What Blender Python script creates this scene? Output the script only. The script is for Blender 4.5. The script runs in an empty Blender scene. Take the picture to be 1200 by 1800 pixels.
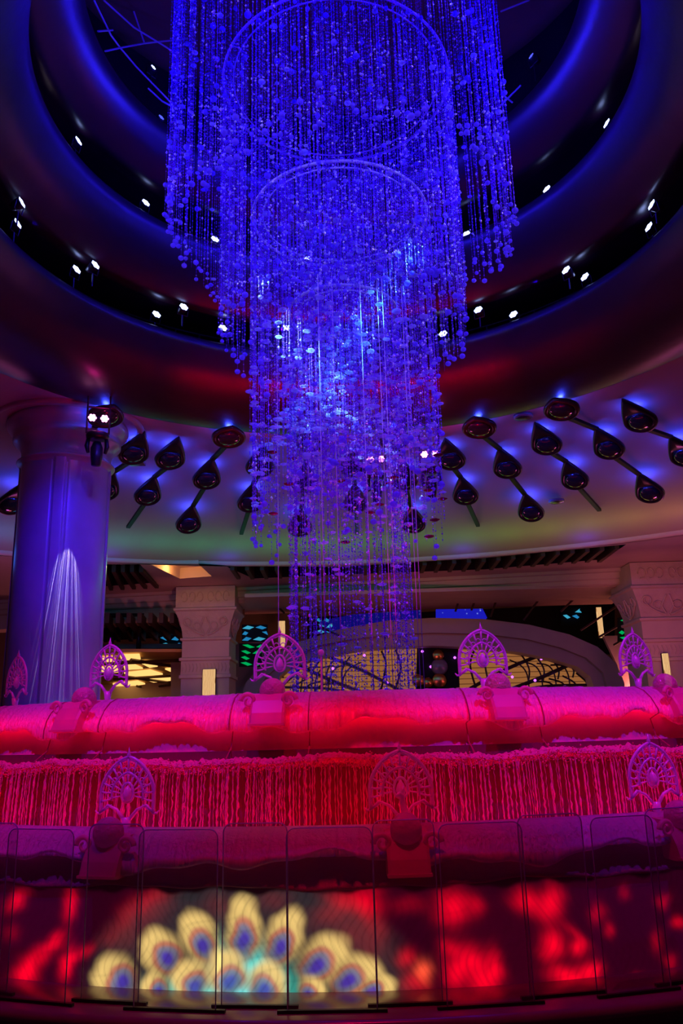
import bpy, bmesh, math, random
import numpy as np
from mathutils import Vector, Matrix
from mathutils.geometry import tessellate_polygon
sc = bpy.context.scene
COL = sc.collection
rnd = random.Random(7)
nr = np.random.default_rng(7)
pi = math.pi
R_ = math.radians

# ---------------------------------------------------------------- camera
F = 1450.0
PITCH, ROLL, YAW = R_(15.05), R_(1.49), R_(0.46)
CAM = np.array([0, -10., 1.65])
fwd = np.array([-math.sin(YAW)*math.cos(PITCH), math.cos(YAW)*math.cos(PITCH), math.sin(PITCH)])
_r0 = np.array([math.cos(YAW), math.sin(YAW), 0]); _u0 = np.cross(_r0, fwd)
rgt = _r0*math.cos(ROLL) - _u0*math.sin(ROLL); upv = _u0*math.cos(ROLL) + _r0*math.sin(ROLL)
cd = bpy.data.cameras.new('camera'); cam = bpy.data.objects.new('camera', cd); COL.objects.link(cam)
cd.sensor_fit = 'HORIZONTAL'; cd.sensor_width = 36; cd.lens = 36*F/1200; cd.clip_end = 400; cd.clip_start = .05
cam.matrix_world = Matrix(((rgt[0], upv[0], -fwd[0], CAM[0]), (rgt[1], upv[1], -fwd[1], CAM[1]), (rgt[2], upv[2], -fwd[2], CAM[2]), (0, 0, 0, 1)))
sc.camera = cam
def ray(x, y): return fwd + rgt*(x-600)/F - upv*(y-900)/F
def atY(x, y, Y): d = ray(x, y); return CAM + d*(Y-CAM[1])/d[1]
def atZ(x, y, Z): d = ray(x, y); return CAM + d*(Z-CAM[2])/d[2]
def atR(x, y, R, far=True):
    d = ray(x, y); a = d[0]**2+d[1]**2; b = 2*(CAM[0]*d[0]+CAM[1]*d[1]); c = CAM[0]**2+CAM[1]**2-R*R
    return CAM + d*((-b+(1 if far else -1)*math.sqrt(b*b-4*a*c))/(2*a))

# ---------------------------------------------------------------- world, exposure, large lights
w = bpy.data.worlds.new('world'); sc.world = w; w.use_nodes = True
w.node_tree.nodes['Background'].inputs[0].default_value = (.42, .12, .30, 1)
w.node_tree.nodes['Background'].inputs[1].default_value = .006
sc.view_settings.view_transform = 'Standard'; sc.view_settings.look = 'None'
sc.view_settings.exposure = 0.0; sc.view_settings.gamma = 1.0; sc.view_settings.use_curve_mapping = False
sc.cycles.use_denoising = True; sc.cycles.denoising_prefilter = 'ACCURATE'
sc.cycles.max_bounces = 5; sc.cycles.diffuse_bounces = 2; sc.cycles.glossy_bounces = 3
sc.cycles.transmission_bounces = 4; sc.cycles.transparent_max_bounces = 40
sc.cycles.sample_clamp_indirect = 3.0; sc.cycles.caustics_reflective = False; sc.cycles.caustics_refractive = False
BLUE = (.014, .0, 1.0); RED = (1.0, .0, .02); PINK = (1.0, .02, .35); WARM = (1.0, .42, .12)
def light(kind, name, loc, power, color, size=.1, target=None, angle=60, blend=.6, parent=None, size_y=None):
    l = bpy.data.lights.new(name, kind); l.energy = power; l.color = color
    o = bpy.data.objects.new(name, l); COL.objects.link(o)
    if kind == 'AREA':
        l.size = size
        if size_y: l.shape = 'RECTANGLE'; l.size_y = size_y
    else: l.shadow_soft_size = size
    if kind == 'SPOT': l.spot_size = R_(angle); l.spot_blend = blend
    o.location = loc
    if target is not None:
        o.rotation_euler = (Vector(target)-Vector(loc)).to_track_quat('-Z', 'Y').to_euler()
    return o
# warm fill lights added behind the fountain to brighten the hall
for x, y, z, p, c in [(-9, 13, 2.2, 45, (1, .16, .26)), (9, 12, 2.2, 85, (1, .15, .2)), (0, 12.5, 2.0, 30, (1, .16, .25)), (-2, 24, 3.0, 120, (1, .22, .16)),
                      (11, 22, 3.0, 130, (1, .22, .16)), (-14, 24, 2.5, 110, (1, .20, .2))]:
    light('POINT', 'hall_fill', (x, y, z), p, c, .5)
for x, y, z, tx, ty, tz, p in [(-3.6, 11.5, 2.2, -5.6, 17.6, 5.4, 340), (6.0, 10.0, 2.2, 9.2, 15.5, 5.4, 420), (1, 10, 2.2, 2, 17.5, 5.8, 330)]:
    light('SPOT', 'hall_fill_spot', (x, y, z), p, (1, .20, .20), .2, (tx, ty, tz), 40 if x else 60, .8)  # fill spots added to brighten the pillars and beam
# violet fill points added low in the hall to tint the ceiling
for x, y, p in [(-9, 11, 80), (9, 11, 95), (0, 12, 50)]:
    light('POINT', 'violet_fill', (x, y, 3.2), p, (.62, .08, .5), .4)
# cove strip behind the cornice: blue, green, amber along the curve
_cd = [-40, -30, -22, -14, -6, 2, 10, 18, 26, 34, 44]
_cc = [(.02, .10, .75), (.02, .22, .5), (.005, .32, .26), (.0, .34, .14), (.0, .34, .08), (.0, .34, .06), (.02, .32, .04), (.10, .30, .02), (.22, .26, .02), (.36, .2, .05), (.4, .16, .12)]
for deg in range(-42, 47, 4):
    c = tuple(float(np.interp(deg, _cd, [q[i] for q in _cc])) for i in range(3))
    a = R_(deg); light('POINT', 'cove_lamp', (-.4+15.6*math.sin(a), -2.5+15.6*math.cos(a), 6.25), 17, c, .3)
for deg in range(-40, 46, 12):
    a = R_(deg+5)
    light('POINT', 'cove_lamp', (-.4+16.5*math.sin(a), -2.5+16.5*math.cos(a), 6.42), 5, (.08, .02, 1), .2)

# ---------------------------------------------------------------- materials
def mat(name, col, rough=.6, spec=.4, metal=0, noise=0, nscale=4, bump=0, bscale=20, trans=0, emis=None, es=1, alpha=1, col2=None):
    m = bpy.data.materials.new(name); m.use_nodes = True; nt = m.node_tree; b = nt.nodes['Principled BSDF']
    b.inputs['Base Color'].default_value = (*col, 1); b.inputs['Roughness'].default_value = rough
    b.inputs['Specular IOR Level'].default_value = spec; b.inputs['Metallic'].default_value = metal; b.inputs['Alpha'].default_value = alpha
    tc = nt.nodes.new('ShaderNodeTexCoord')
    if noise:
        n = nt.nodes.new('ShaderNodeTexNoise'); n.inputs['Scale'].default_value = nscale; n.inputs['Detail'].default_value = 6
        r = nt.nodes.new('ShaderNodeMix'); r.data_type = 'RGBA'
        nt.links.new(tc.outputs['Object'], n.inputs['Vector']); nt.links.new(n.outputs['Fac'], r.inputs[0])
        c2 = col2 or tuple(c*(1-noise) for c in col)
        r.inputs[6].default_value = (*col, 1); r.inputs[7].default_value = (*c2, 1)
        nt.links.new(r.outputs[2], b.inputs['Base Color'])
    if bump:
        n = nt.nodes.new('ShaderNodeTexNoise'); n.inputs['Scale'].default_value = bscale; n.inputs['Detail'].default_value = 3
        bp = nt.nodes.new('ShaderNodeBump'); bp.inputs['Strength'].default_value = bump; bp.inputs['Distance'].default_value = .05
        nt.links.new(tc.outputs['Object'], n.inputs['Vector']); nt.links.new(n.outputs['Fac'], bp.inputs['Height']); nt.links.new(bp.outputs[0], b.inputs['Normal'])
    if emis:
        b.inputs['Emission Color'].default_value = (*emis, 1); b.inputs['Emission Strength'].default_value = es
    if trans:
        t = nt.nodes.new('ShaderNodeBsdfTranslucent'); t.inputs[0].default_value = (*col, 1)
        mx = nt.nodes.new('ShaderNodeMixShader'); mx.inputs[0].default_value = trans
        out = nt.nodes['Material Output']
        nt.links.new(b.outputs[0], mx.inputs[1]); nt.links.new(t.outputs[0], mx.inputs[2]); nt.links.new(mx.outputs[0], out.inputs[0])
    return m
def see(m, amount, tint=(1, 1, 1)):
    """lets part of the light straight through (clear acrylic, thin water)"""
    nt = m.node_tree; out = nt.nodes['Material Output']; src = out.inputs[0].links[0].from_socket
    t = nt.nodes.new('ShaderNodeBsdfTransparent'); t.inputs[0].default_value = (*tint, 1)
    mx = nt.nodes.new('ShaderNodeMixShader'); mx.inputs[0].default_value = amount
    nt.links.new(src, mx.inputs[1]); nt.links.new(t.outputs[0], mx.inputs[2]); nt.links.new(mx.outputs[0], out.inputs[0])
    return m
def emit(name, col, s, sampled=False):
    m = bpy.data.materials.new(name); m.use_nodes = True; nt = m.node_tree; nt.nodes.remove(nt.nodes['Principled BSDF'])
    e = nt.nodes.new('ShaderNodeEmission'); e.inputs[0].default_value = (*col, 1); e.inputs[1].default_value = s
    nt.links.new(e.outputs[0], nt.nodes['Material Output'].inputs[0])
    if not sampled: m.cycles.emission_sampling = 'NONE'
    return m
def streak(m, scale=(60, 60, 3), strength=.6, dist=.02, detail=3):
    """vertical flow ripples"""
    nt = m.node_tree; b = nt.nodes['Principled BSDF']
    tc = nt.nodes.new('ShaderNodeTexCoord'); mp = nt.nodes.new('ShaderNodeMapping'); mp.inputs['Scale'].default_value = scale
    n = nt.nodes.new('ShaderNodeTexNoise'); n.inputs['Scale'].default_value = 1; n.inputs['Detail'].default_value = detail
    bp = nt.nodes.new('ShaderNodeBump'); bp.inputs['Strength'].default_value = strength; bp.inputs['Distance'].default_value = dist
    nt.links.new(tc.outputs['Object'], mp.inputs[0]); nt.links.new(mp.outputs[0], n.inputs['Vector']); nt.links.new(n.outputs['Fac'], bp.inputs['Height'])
    nt.links.new(bp.outputs[0], b.inputs['Normal'])
    return m
M = {}
M['ceiling'] = mat('painted_plaster', (.50, .36, .33), .75, .2, noise=.12, nscale=.5)
M['ceil_band'] = mat('painted_plaster_band', (.66, .44, .42), .7, .2)
M['fascia'] = mat('dark_bronze_fascia', (.022, .003, .02), .36, .55, noise=.35, nscale=2.5, bump=.15, bscale=3)
M['dark'] = mat('dark_recess', (.018, .012, .018), .8, .2, noise=.3, nscale=2)
M['brown_ceiling'] = mat('brown_upper_ceiling', (.30, .14, .06), .8, .2, noise=.4, nscale=1.2)
M['stone'] = mat('carved_beige_stone', (.55, .42, .36), .65, .3, noise=.3, nscale=3, bump=.35, bscale=9)
M['stone_plain'] = mat('beige_stone', (.55, .42, .37), .6, .3, noise=.22, nscale=2)
M['marble'] = mat('veined_marble', (.62, .55, .60), .28, .5, noise=.4, nscale=1.6)
M['louver'] = mat('dark_walnut_louver', (.07, .035, .025), .6, .3, noise=.3, nscale=6)
M['blackmetal'] = mat('black_metal', (.015, .015, .02), .35, .5)
M['lens_metal'] = mat('black_bronze', (.035, .022, .022), .28, .6)
M['stem_black'] = mat('matt_black_stem', (.012, .009, .009), .6, .2)
M['lens_glass'] = mat('smoked_lens_glass', (.03, .02, .05), .06, 1.0)
M['bead'] = mat('crystal_bead', (.26, .05, .72), .2, 1.0, metal=.2, trans=.25)  # clear crystal; the blue lamp light is put into this base colour
M['facet'] = mat('mirror_cut_crystal', (.95, .95, 1), .31, 1.0, metal=1)
M['disc'] = see(mat('crystal_disc_glass', (.55, .5, .9), .12, 1.0, trans=.45), .45)
M['ball'] = see(mat('crystal_ball_glass', (.28, .14, .8), .08, 1.0, trans=.5), .3)  # blue of the lamps painted into the clear ball colour
M['thread'] = see(mat('nylon_thread', (.6, .55, .7), .4, .5), .5)
M['hoop'] = see(mat('clear_acrylic_hoop', (.8, .75, .9), .15, 1.0), .35)
M['wire'] = mat('steel_wire', (.6, .5, .6), .3, .6)
M['lip'] = streak(mat('wet_acrylic_lip', (.85, .55, .66), .16, .9, trans=.45), (60, 60, 5), .9, .03)
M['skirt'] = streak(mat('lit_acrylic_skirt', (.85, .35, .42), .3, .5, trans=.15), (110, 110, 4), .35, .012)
M['wallred'] = streak(mat('basin_wall', (.22, .04, .07), .4, .4), (60, 60, 3), .3)
M['foam'] = mat('water_foam', (.9, .28, .34), .4, .6, trans=.3, bump=.6, bscale=60)  # red LED light is put into the foam colour
M['water'] = see(mat('falling_water', (.9, .45, .55), .12, 1.0, trans=.4), .25)
M['pool'] = mat('pool_water', (.3, .15, .3), .05, .9, bump=.3, bscale=14)
M['orn'] = see(mat('frosted_acrylic', (.85, .72, .85), .22, .8, trans=.35), .15)
M['orn_red'] = see(mat('clear_acrylic_block', (.9, .3, .42), .38, .6, trans=.4), .2)  # red glow on the acrylic is put into the block colour
M['globe'] = see(mat('crackled_glass_globe', (.9, .38, .5), .15, .9, noise=.35, nscale=14, trans=.4, bump=.6, bscale=30), .2)  # red light from below is painted into the globe colour
M['ledge'] = mat('polished_ledge_marble', (.30, .22, .26), .22, .6, noise=.4, nscale=5)
M['floor'] = mat('hall_floor', (.12, .07, .07), .3, .5, noise=.5, nscale=2)
M['slot'] = mat('dark_channel', (.02, .012, .018), .5, .3)
M['edge'] = mat('polished_glass_edge', (.7, .62, .85), .25, 1.0, trans=.5)
M['led_red'] = emit('red_led_strip', (1, .0, .02), 5.5, True)
M['led_red_low'] = emit('red_led_strip_low', (1, .0, .015), 14, True)
M['lamp_white'] = emit('blue_white_led_face', (.35, .45, 1.0), 9)
M['lamp_blue'] = emit('dim_blue_led_face', (.08, .10, 1.0), 1.4)
M['lamp_pink'] = emit('pink_led_face', (1.0, .25, .7), 8)
M['sconce'] = emit('warm_sconce', (1, .55, .22), 1.6)
M['panel_light'] = emit('warm_panel', (1, .55, .16), 1.35)
M['bronze'] = mat('gold_bronze', (.6, .35, .08), .25, .7, metal=1)
g = bpy.data.materials.new('clear_glass_pane'); g.use_nodes = True; nt = g.node_tree; nt.nodes.remove(nt.nodes['Principled BSDF'])
tr = nt.nodes.new('ShaderNodeBsdfTransparent'); tr.inputs[0].default_value = (.93, .88, .93, 1)
gl = nt.nodes.new('ShaderNodeBsdfGlossy'); gl.inputs['Roughness'].default_value = .02
df = nt.nodes.new('ShaderNodeBsdfDiffuse'); df.inputs[0].default_value = (.7, .6, .7, 1)
fr = nt.nodes.new('ShaderNodeFresnel'); fr.inputs[0].default_value = 1.5
m1 = nt.nodes.new('ShaderNodeMixShader'); m2 = nt.nodes.new('ShaderNodeMixShader'); m2.inputs[0].default_value = .05
geo = nt.nodes.new('ShaderNodeNewGeometry'); mr = nt.nodes.new('ShaderNodeMapRange'); mr.inputs['To Min'].default_value = 1.5; mr.inputs['To Max'].default_value = .6667
nt.links.new(geo.outputs['Backfacing'], mr.inputs['Value']); nt.links.new(mr.outputs[0], fr.inputs[0]); nt.links.new(fr.outputs[0], m1.inputs[0]); nt.links.new(tr.outputs[0], m1.inputs[1]); nt.links.new(gl.outputs[0], m1.inputs[2])
nt.links.new(m1.outputs[0], m2.inputs[1]); nt.links.new(df.outputs[0], m2.inputs[2]); nt.links.new(m2.outputs[0], nt.nodes['Material Output'].inputs[0])
M['glass'] = g

# ---------------------------------------------------------------- mesh helpers
class MB:
    def __init__(s): s.v = []; s.f = []
    def add(s, vs, fs):
        n = len(s.v); s.v.extend([tuple(float(c) for c in p) for p in vs]); s.f.extend([tuple(n+i for i in f) for f in fs]); return s
    def box(s, c, d, rz=0, ax=None):
        c = np.array(c, float); hx, hy, hz = [k/2 for k in d]
        ca, sa = math.cos(rz), math.sin(rz)
        X, Y, Z = ax if ax is not None else (np.array([ca, sa, 0]), np.array([-sa, ca, 0]), np.array([0, 0, 1.]))
        vs = [c+X*hx*i+Y*hy*j+Z*hz*k for i in (-1, 1) for j in (-1, 1) for k in (-1, 1)]
        return s.add(vs, [(0, 1, 3, 2), (4, 6, 7, 5), (0, 4, 5, 1), (2, 3, 7, 6), (0, 2, 6, 4), (1, 5, 7, 3)])
    def tube(s, pts, r, n=8, closed=False, cap=True):
        P = [np.array(p, float) for p in pts]; m = len(P); rs = r if hasattr(r, '__len__') else [r]*m
        up = None; vs = []
        for i in range(m):
            t = (P[(i+1) % m]-P[(i-1) % m]) if closed else (P[min(i+1, m-1)]-P[max(i-1, 0)])
            t = t/(np.linalg.norm(t)+1e-12)
            if up is None:
                a = np.array([0, 0, 1.]) if abs(t[2]) < .9 else np.array([1., 0, 0]); up = np.cross(t, a); up /= np.linalg.norm(up)
            else:
                up = up-t*(up@t); up /= np.linalg.norm(up)+1e-12
            b = np.cross(t, up)
            for k in range(n):
                a = 2*pi*k/n; vs.append(P[i]+rs[i]*(up*math.cos(a)+b*math.sin(a)))
        fs = []
        for i in range(m if closed else m-1):
            j = (i+1) % m
            for k in range(n): fs.append((i*n+k, i*n+(k+1) % n, j*n+(k+1) % n, j*n+k))
        if not closed and cap: fs.append(tuple(range(n))[::-1]); fs.append(tuple((m-1)*n+k for k in range(n)))
        return s.add(vs, fs)
    def lathe(s, prof, c=(0, 0, 0), n=32, M3=None):
        vs = []
        for r, z in prof:
            for k in range(n):
                a = 2*pi*k/n; p = np.array([r*math.cos(a), r*math.sin(a), z]); vs.append((M3@p if M3 is not None else p)+np.array(c, float))
        fs = []
        for i in range(len(prof)-1):
            for k in range(n): fs.append((i*n+k, i*n+(k+1) % n, (i+1)*n+(k+1) % n, (i+1)*n+k))
        if prof[0][0] > 1e-6: fs.append(tuple(range(n))[::-1])
        if prof[-1][0] > 1e-6: fs.append(tuple((len(prof)-1)*n+k for k in range(n)))
        return s.add(vs, fs)
    def prism(s, poly, axis):
        """closed polygon of 3D points pushed along axis"""
        n = len(poly); A = np.array(axis, float); a = [np.array(p, float) for p in poly]
        tri = tessellate_polygon([[Vector(p) for p in a]])
        fs = [tuple(t) for t in tri]+[tuple(i+n for i in t[::-1]) for t in tri]+[(i, (i+1) % n, (i+1) % n+n, i+n) for i in range(n)]
        return s.add(a+[p+A for p in a], fs)
    def quad(s, a, b, c, d): return s.add([a, b, c, d], [(0, 1, 2, 3)])
    def build(s, name, m, parent=None, smooth=False, kind=None):
        me = bpy.data.meshes.new(name); me.from_pydata(s.v, [], s.f); me.update()
        bm = bmesh.new(); bm.from_mesh(me); bmesh.ops.recalc_face_normals(bm, faces=bm.faces); bm.to_mesh(me); bm.free()
        return link(name, me, m, parent, smooth, kind)
def link(name, me, m, parent=None, smooth=False, kind=None):
    me.materials.append(m)
    if smooth: me.polygons.foreach_set('use_smooth', [True]*len(me.polygons))
    o = bpy.data.objects.new(name, me); COL.objects.link(o)
    if parent is not None: o.parent = parent
    if kind: o['kind'] = kind
    return o
def local(o):
    """part vertices are given in the thing's own frame"""
    o.matrix_parent_inverse = Matrix.Identity(4); return o
def thing(name, label, cat, loc=(0, 0, 0), rz=0, group=None):
    o = bpy.data.objects.new(name, None); COL.objects.link(o); o.location = loc; o.rotation_euler = (0, 0, rz)
    o.empty_display_size = .1; o['label'] = label; o['category'] = cat
    if group: o['group'] = group
    return o
def tag(o, label, cat, group=None, kind=None):
    o['label'] = label; o['category'] = cat
    if group: o['group'] = group
    if kind: o['kind'] = kind
    return o
def grid_mesh(name, V, m, parent=None, closed_u=False, smooth=True, kind=None):
    """V: array (nu, nv, 3)"""
    nu, nv, _ = V.shape; idx = np.arange(nu*nv).reshape(nu, nv)
    if closed_u: a, b = idx, np.roll(idx, -1, 0)
    else: a, b = idx[:-1], idx[1:]
    f = np.stack([a[:, :-1], b[:, :-1], b[:, 1:], a[:, 1:]], -1).reshape(-1, 4)
    me = raw_mesh(name, V.reshape(-1, 3), f)
    return link(name, me, m, parent, smooth, kind)
def raw_mesh(name, V, Fc):
    me = bpy.data.meshes.new(name); nf, k = Fc.shape
    me.vertices.add(len(V)); me.vertices.foreach_set('co', np.ascontiguousarray(V, dtype=np.float32).ravel())
    me.loops.add(nf*k); me.loops.foreach_set('vertex_index', Fc.astype(np.int32).ravel())
    me.polygons.add(nf); me.polygons.foreach_set('loop_start', (np.arange(nf)*k).astype(np.int32)); me.polygons.foreach_set('loop_total', np.full(nf, k, np.int32))
    me.update(calc_edges=True); return me
def scatter(base_v, base_f, pos, scale, rot=None):
    """copies of a small shape at pos, as one vertex/face pair"""
    n = len(pos); bv = np.array(base_v, float); bf = np.array(base_f)
    S = scale if np.ndim(scale) == 2 else np.repeat(np.asarray(scale, float).reshape(-1, 1)*np.ones((n, 1)), 3, 1)
    V = bv[None]*S[:, None, :]
    if rot is not None:
        c, s = np.cos(rot)[:, None], np.sin(rot)[:, None]
        V = np.stack([V[..., 0]*c-V[..., 1]*s, V[..., 0]*s+V[..., 1]*c, V[..., 2]], -1)
    V = V+pos[:, None, :]
    Fc = bf[None]+(np.arange(n)*len(bv))[:, None, None]
    return V.reshape(-1, 3), Fc.reshape(-1, bf.shape[1])
OCT_V = [(1, 0, 0), (0, 1, 0), (-1, 0, 0), (0, -1, 0), (0, 0, 1), (0, 0, -1)]
OCT_F = [(0, 1, 4), (1, 2, 4), (2, 3, 4), (3, 0, 4), (1, 0, 5), (2, 1, 5), (3, 2, 5), (0, 3, 5)]
def arc_grid(prof, th, off=(0, 0)):
    """prof: function of angle -> list (r,z); angle 0 faces the camera (-Y)"""
    return np.array([[(r*math.sin(t), -r*math.cos(t), z) for r, z in prof(t)] for t in th])
def P(th, r, z): return np.array([r*math.sin(th), -r*math.cos(th), z])

# ---------------------------------------------------------------- ceiling, balconies
ph = np.linspace(0, 2*pi, 181)[:-1]
cr = [6.65, 7.6, 8.6, 9.7, 11, 12.2, 13.4, 14.2, 14.5]; cz = [7.93, 7.92, 7.86, 7.72, 7.48, 7.2, 6.93, 6.76, 6.72]
V = []
for a in ph:
    row = []
    for r, z in zip(cr, cz):
        t = max(0, (r-6.7)/7.8); rr = r+t*2.5
        row.append((-.4*t+rr*math.sin(a), -2.5*t+rr*math.cos(a), z))
    V.append(row)
grid_mesh('ceiling', np.array(V), M['ceiling'], closed_u=True, kind='structure')
V = [[(-.4+r*math.sin(a), -2.5+r*math.cos(a), z) for r, z in [(17.0, 6.72), (17.02, 6.66), (17.1, 6.62), (17.25, 6.62)]] for a in ph]
grid_mesh('trim_1', np.array(V), M['ceil_band'], closed_u=True, kind='structure')
def balcony(name, prof):
    V = np.array([[(r*math.sin(a), r*math.cos(a), z) for r, z in prof] for a in ph])
    return grid_mesh(name, V, M['fascia'], closed_u=True, kind='structure')
def sm(prof, n=5):
    """Catmull-Rom through the points"""
    p = np.array(prof, float); out = []
    for i in range(len(p)-1):
        p0, p1, p2, p3 = p[max(i-1, 0)], p[i], p[i+1], p[min(i+2, len(p)-1)]
        for t in np.linspace(0, 1, n, endpoint=False):
            out.append(.5*((2*p1)+(-p0+p2)*t+(2*p0-5*p1+4*p2-p3)*t*t+(-p0+3*p1-3*p2+p3)*t**3))
    out.append(p[-1]); return [tuple(q) for q in out]
balcony('trim_2', sm([(6.9, 7.94), (6.72, 7.88), (6.3, 7.9), (5.7, 8.08), (5.25, 8.38), (5.0, 8.72), (4.97, 8.86), (5.05, 8.98), (5.3, 9.02)])+[(6.3, 9.02)])
balcony('trim_3', [(6.3, 9.62)]+sm([(5.2, 9.6), (4.92, 9.52), (4.75, 9.58), (4.45, 9.85), (4.22, 10.2), (4.17, 10.42), (4.24, 10.56), (4.45, 10.6)])+[(5.5, 10.6)])
balcony('trim_4', [(5.5, 11.38)]+sm([(4.6, 11.34), (4.34, 11.27), (4.15, 11.32), (3.85, 11.5), (3.65, 11.72), (3.6, 11.9), (3.68, 12.02), (3.85, 12.06)])+[(4.9, 12.06)])
def cyl_wall(name, R, z0, z1, m):
    V = np.array([[(R*math.sin(a), R*math.cos(a), z) for z in (z0, z1)] for a in ph]); return grid_mesh(name, V, m, closed_u=True, kind='structure')
cyl_wall('wall_lower_gallery', 6.3, 9.0, 9.64, M['dark']); cyl_wall('wall_middle_gallery', 5.5, 10.58, 11.4, M['dark'])
cyl_wall('wall_upper_gallery', 4.9, 12.04, 14.8, M['dark'])
V = np.array([[(r*math.sin(a), r*math.cos(a), z) for r, z in [(4.9, 14.5), (4.55, 14.42), (4.5, 14.6), (3.6, 15.0), (2.0, 15.3), (.02, 15.4)]] for a in ph])
grid_mesh('ceiling_upper', V, M['brown_ceiling'], closed_u=True, kind='structure')
# balcony railings: dim posts and rail behind the fascias
def railing(z, R, n, label):
    t = thing('balcony_railing', label, 'railing', (0, 0, z))
    mb = MB(); ring = [(R*math.sin(a), R*math.cos(a), .42) for a in np.linspace(0, 2*pi, 97)[:-1]]
    local(mb.tube(ring, .02, 6, True).build('handrail', M['blackmetal'], t))
    mb = MB()
    for k in range(n):
        a = 2*pi*k/n; mb.box((R*math.sin(a), R*math.cos(a), .21), (.03, .03, .42), -a)
    local(mb.build('baluster', M['blackmetal'], t, kind='stuff'))
railing(9.02, 5.75, 72, 'thin black railing in the dark gap above the lowest balcony fascia')
railing(10.6, 4.95, 60, 'thin black railing in the dark gap above the middle balcony fascia')
# cable net seen in the upper left
t = thing('cable_net', 'thin blue-lit rods and bent cables strung under the upper ceiling', 'cable net', (0, 0, 12.5))
NP = [[(165, 0), (195, 62), (212, 85), (240, 118), (305, 185)], [(182, 0), (235, 48), (320, 100)], [(172, 55), (198, 53)], [(185, 90), (212, 84), (255, 76), (330, 68)], [(235, 20), (253, 74)],
      [(880, 185), (915, 150)], [(885, 168), (900, 180)], [(880, 20), (930, 0)], [(260, 155), (285, 178), (312, 192)]]
for pl in NP:
    local(MB().tube([atR(x, y, 3.9)-np.array([0, 0, 12.5]) for x, y in pl], .016, 6).build('cable', M['wire'], t))

# ---------------------------------------------------------------- ceiling drop-shaped lamps
def ceil_z(r): return float(np.interp(r, cr, cz))
def cpos(phi, r):
    a = R_(phi); return np.array([r*math.sin(a), r*math.cos(a), ceil_z(r)])
def drop_outline(w, tip, n=40):
    """closed outline in (side, inward) frame; round bowl of half width w, tail tip towards the axis at +tip"""
    pts = []
    for k in range(n):
        a = 2*pi*k/n
        x = w*math.sin(a); y = w*math.cos(a)
        if y > 0: y = y+(tip-w)*(y/w)**2.4; x = w*math.copysign(abs(math.sin(a))**1.7, math.sin(a))
        pts.append((x, y))
    return pts
def chain(phi, kind, label):
    t = thing('droplet_ceiling_lamp', label, 'ceiling lamp', tuple(cpos(phi, 9.7 if kind == 'B' else 9.8)), 0, 'droplet lamps radiating over the ceiling')
    base = np.array(t.location)
    a = R_(phi); side = np.array([math.cos(a), -math.sin(a), 0])
    if kind == 'A': lens = [(8.85, .33, .74, True), (10.85, .32, .72, False)]; rod = (8.9, 12.6)
    else: lens = [(7.28, .35, .37, False), (9.72, .33, .74, False), (12.15, .33, .74, False)]; rod = (7.3, 12.1)
    up = np.array([0, 0, 1.]); info = []
    for r, w_, tip, _ in lens:
        c = cpos(phi, r); v = CAM-c; v = v/np.linalg.norm(v)-.9*np.array([math.sin(R_(phi)), math.cos(R_(phi)), .35]); c = c+v*(.22/abs(v[2]))
        inn = cpos(phi, r-.3)-cpos(phi, r+.3); inn /= np.linalg.norm(inn); n0 = np.cross(side, inn); n0 *= -np.sign(n0[2])
        inn2 = inn*math.cos(.27)-n0*math.sin(.27); nrm = inn*math.sin(.27)+n0*math.cos(.27); info.append((c, inn2, nrm))
    ends = [(info[k][0]-info[k][1]*lens[k][1]*.9, info[k+1][0]+info[k+1][1]*(lens[k+1][2]-.06)) for k in range(len(info)-1)]
    if kind == 'A': ends.append((info[-1][0]-info[-1][1]*.27, cpos(phi, 12.5)-up*.06))
    for q0, q1 in ends:
        d = q1-q0; L = np.linalg.norm(d); d /= L; MB().box((q0+q1)/2-base, (.10, L*1.02, .07), ax=(side, d, np.cross(side, d))).build('stem', M['stem_black'], t)
    for (r, w_, tip, tipped), (c, inn, nrm) in zip(lens, info):
        ol = drop_outline(w_, tip)
        mb = MB(); n = len(ol); vs = []
        prof = [(1.0, -.03), (1.03, .0), (1.0, .045), (.93, .065), (.80, .06), (.72, .03)]
        for s, h in prof:
            for x, y in ol:
                if s < 1 and y > 0: yy = y*s if s > .9 else min(y*s, w_*s*1.12)
                else: yy = y*s
                vs.append(c+side*x*s+inn*yy+nrm*h-base)
        fs = [(i*n+k, i*n+(k+1) % n, (i+1)*n+(k+1) % n, (i+1)*n+k) for i in range(len(prof)-1) for k in range(n)]
        fs.append(tuple(range(n)))
        mb.add(vs, fs); sh = local(mb.build('droplet_shell', M['lens_metal'], t, True))
        M3 = np.stack([side, inn, nrm], 1); rr = w_*.72
        g_ = MB().lathe([(rr*math.cos(b), .02+.10*math.sin(b)) for b in np.linspace(0, pi/2-.01, 8)]+[(0.0001, .12)], c-base, 28, M3)
        local(g_.build('glass_lens', M['lens_glass'], sh, True)).matrix_parent_inverse = Matrix.Identity(4)
        lp = c+up*.05+inn*(.24 if r > 7.5 else .0)
        light('POINT', 'halo_lamp', tuple(lp), 25, (.03, .05, 1.0), .05)
ords = ['left of the marble column', 'first right of the marble column', 'second right of the marble column', 'partly behind the left bead edge', 'behind the left part of the bead curtain', 'straight behind the middle of the bead curtain', 'behind the right part of the bead curtain', 'just right of the bead curtain', 'second right of the bead curtain', 'third right of the bead curtain', 'fourth right of the bead curtain', 'farthest right, cut by the picture edge']
kinds = ['B', 'A', 'B', 'A', 'B', 'A', 'B', 'A', 'B', 'A', 'B', 'A']
phis = [-35.2, -27.7, -20.9, -13.7, -6.4, 1.1, 8.6, 16.5, 23.8, 31.3, 38.3, 45.3]
chain(-33.3, 'A', 'black two-droplet ceiling lamp with blue halo half hidden by the marble column')
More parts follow.
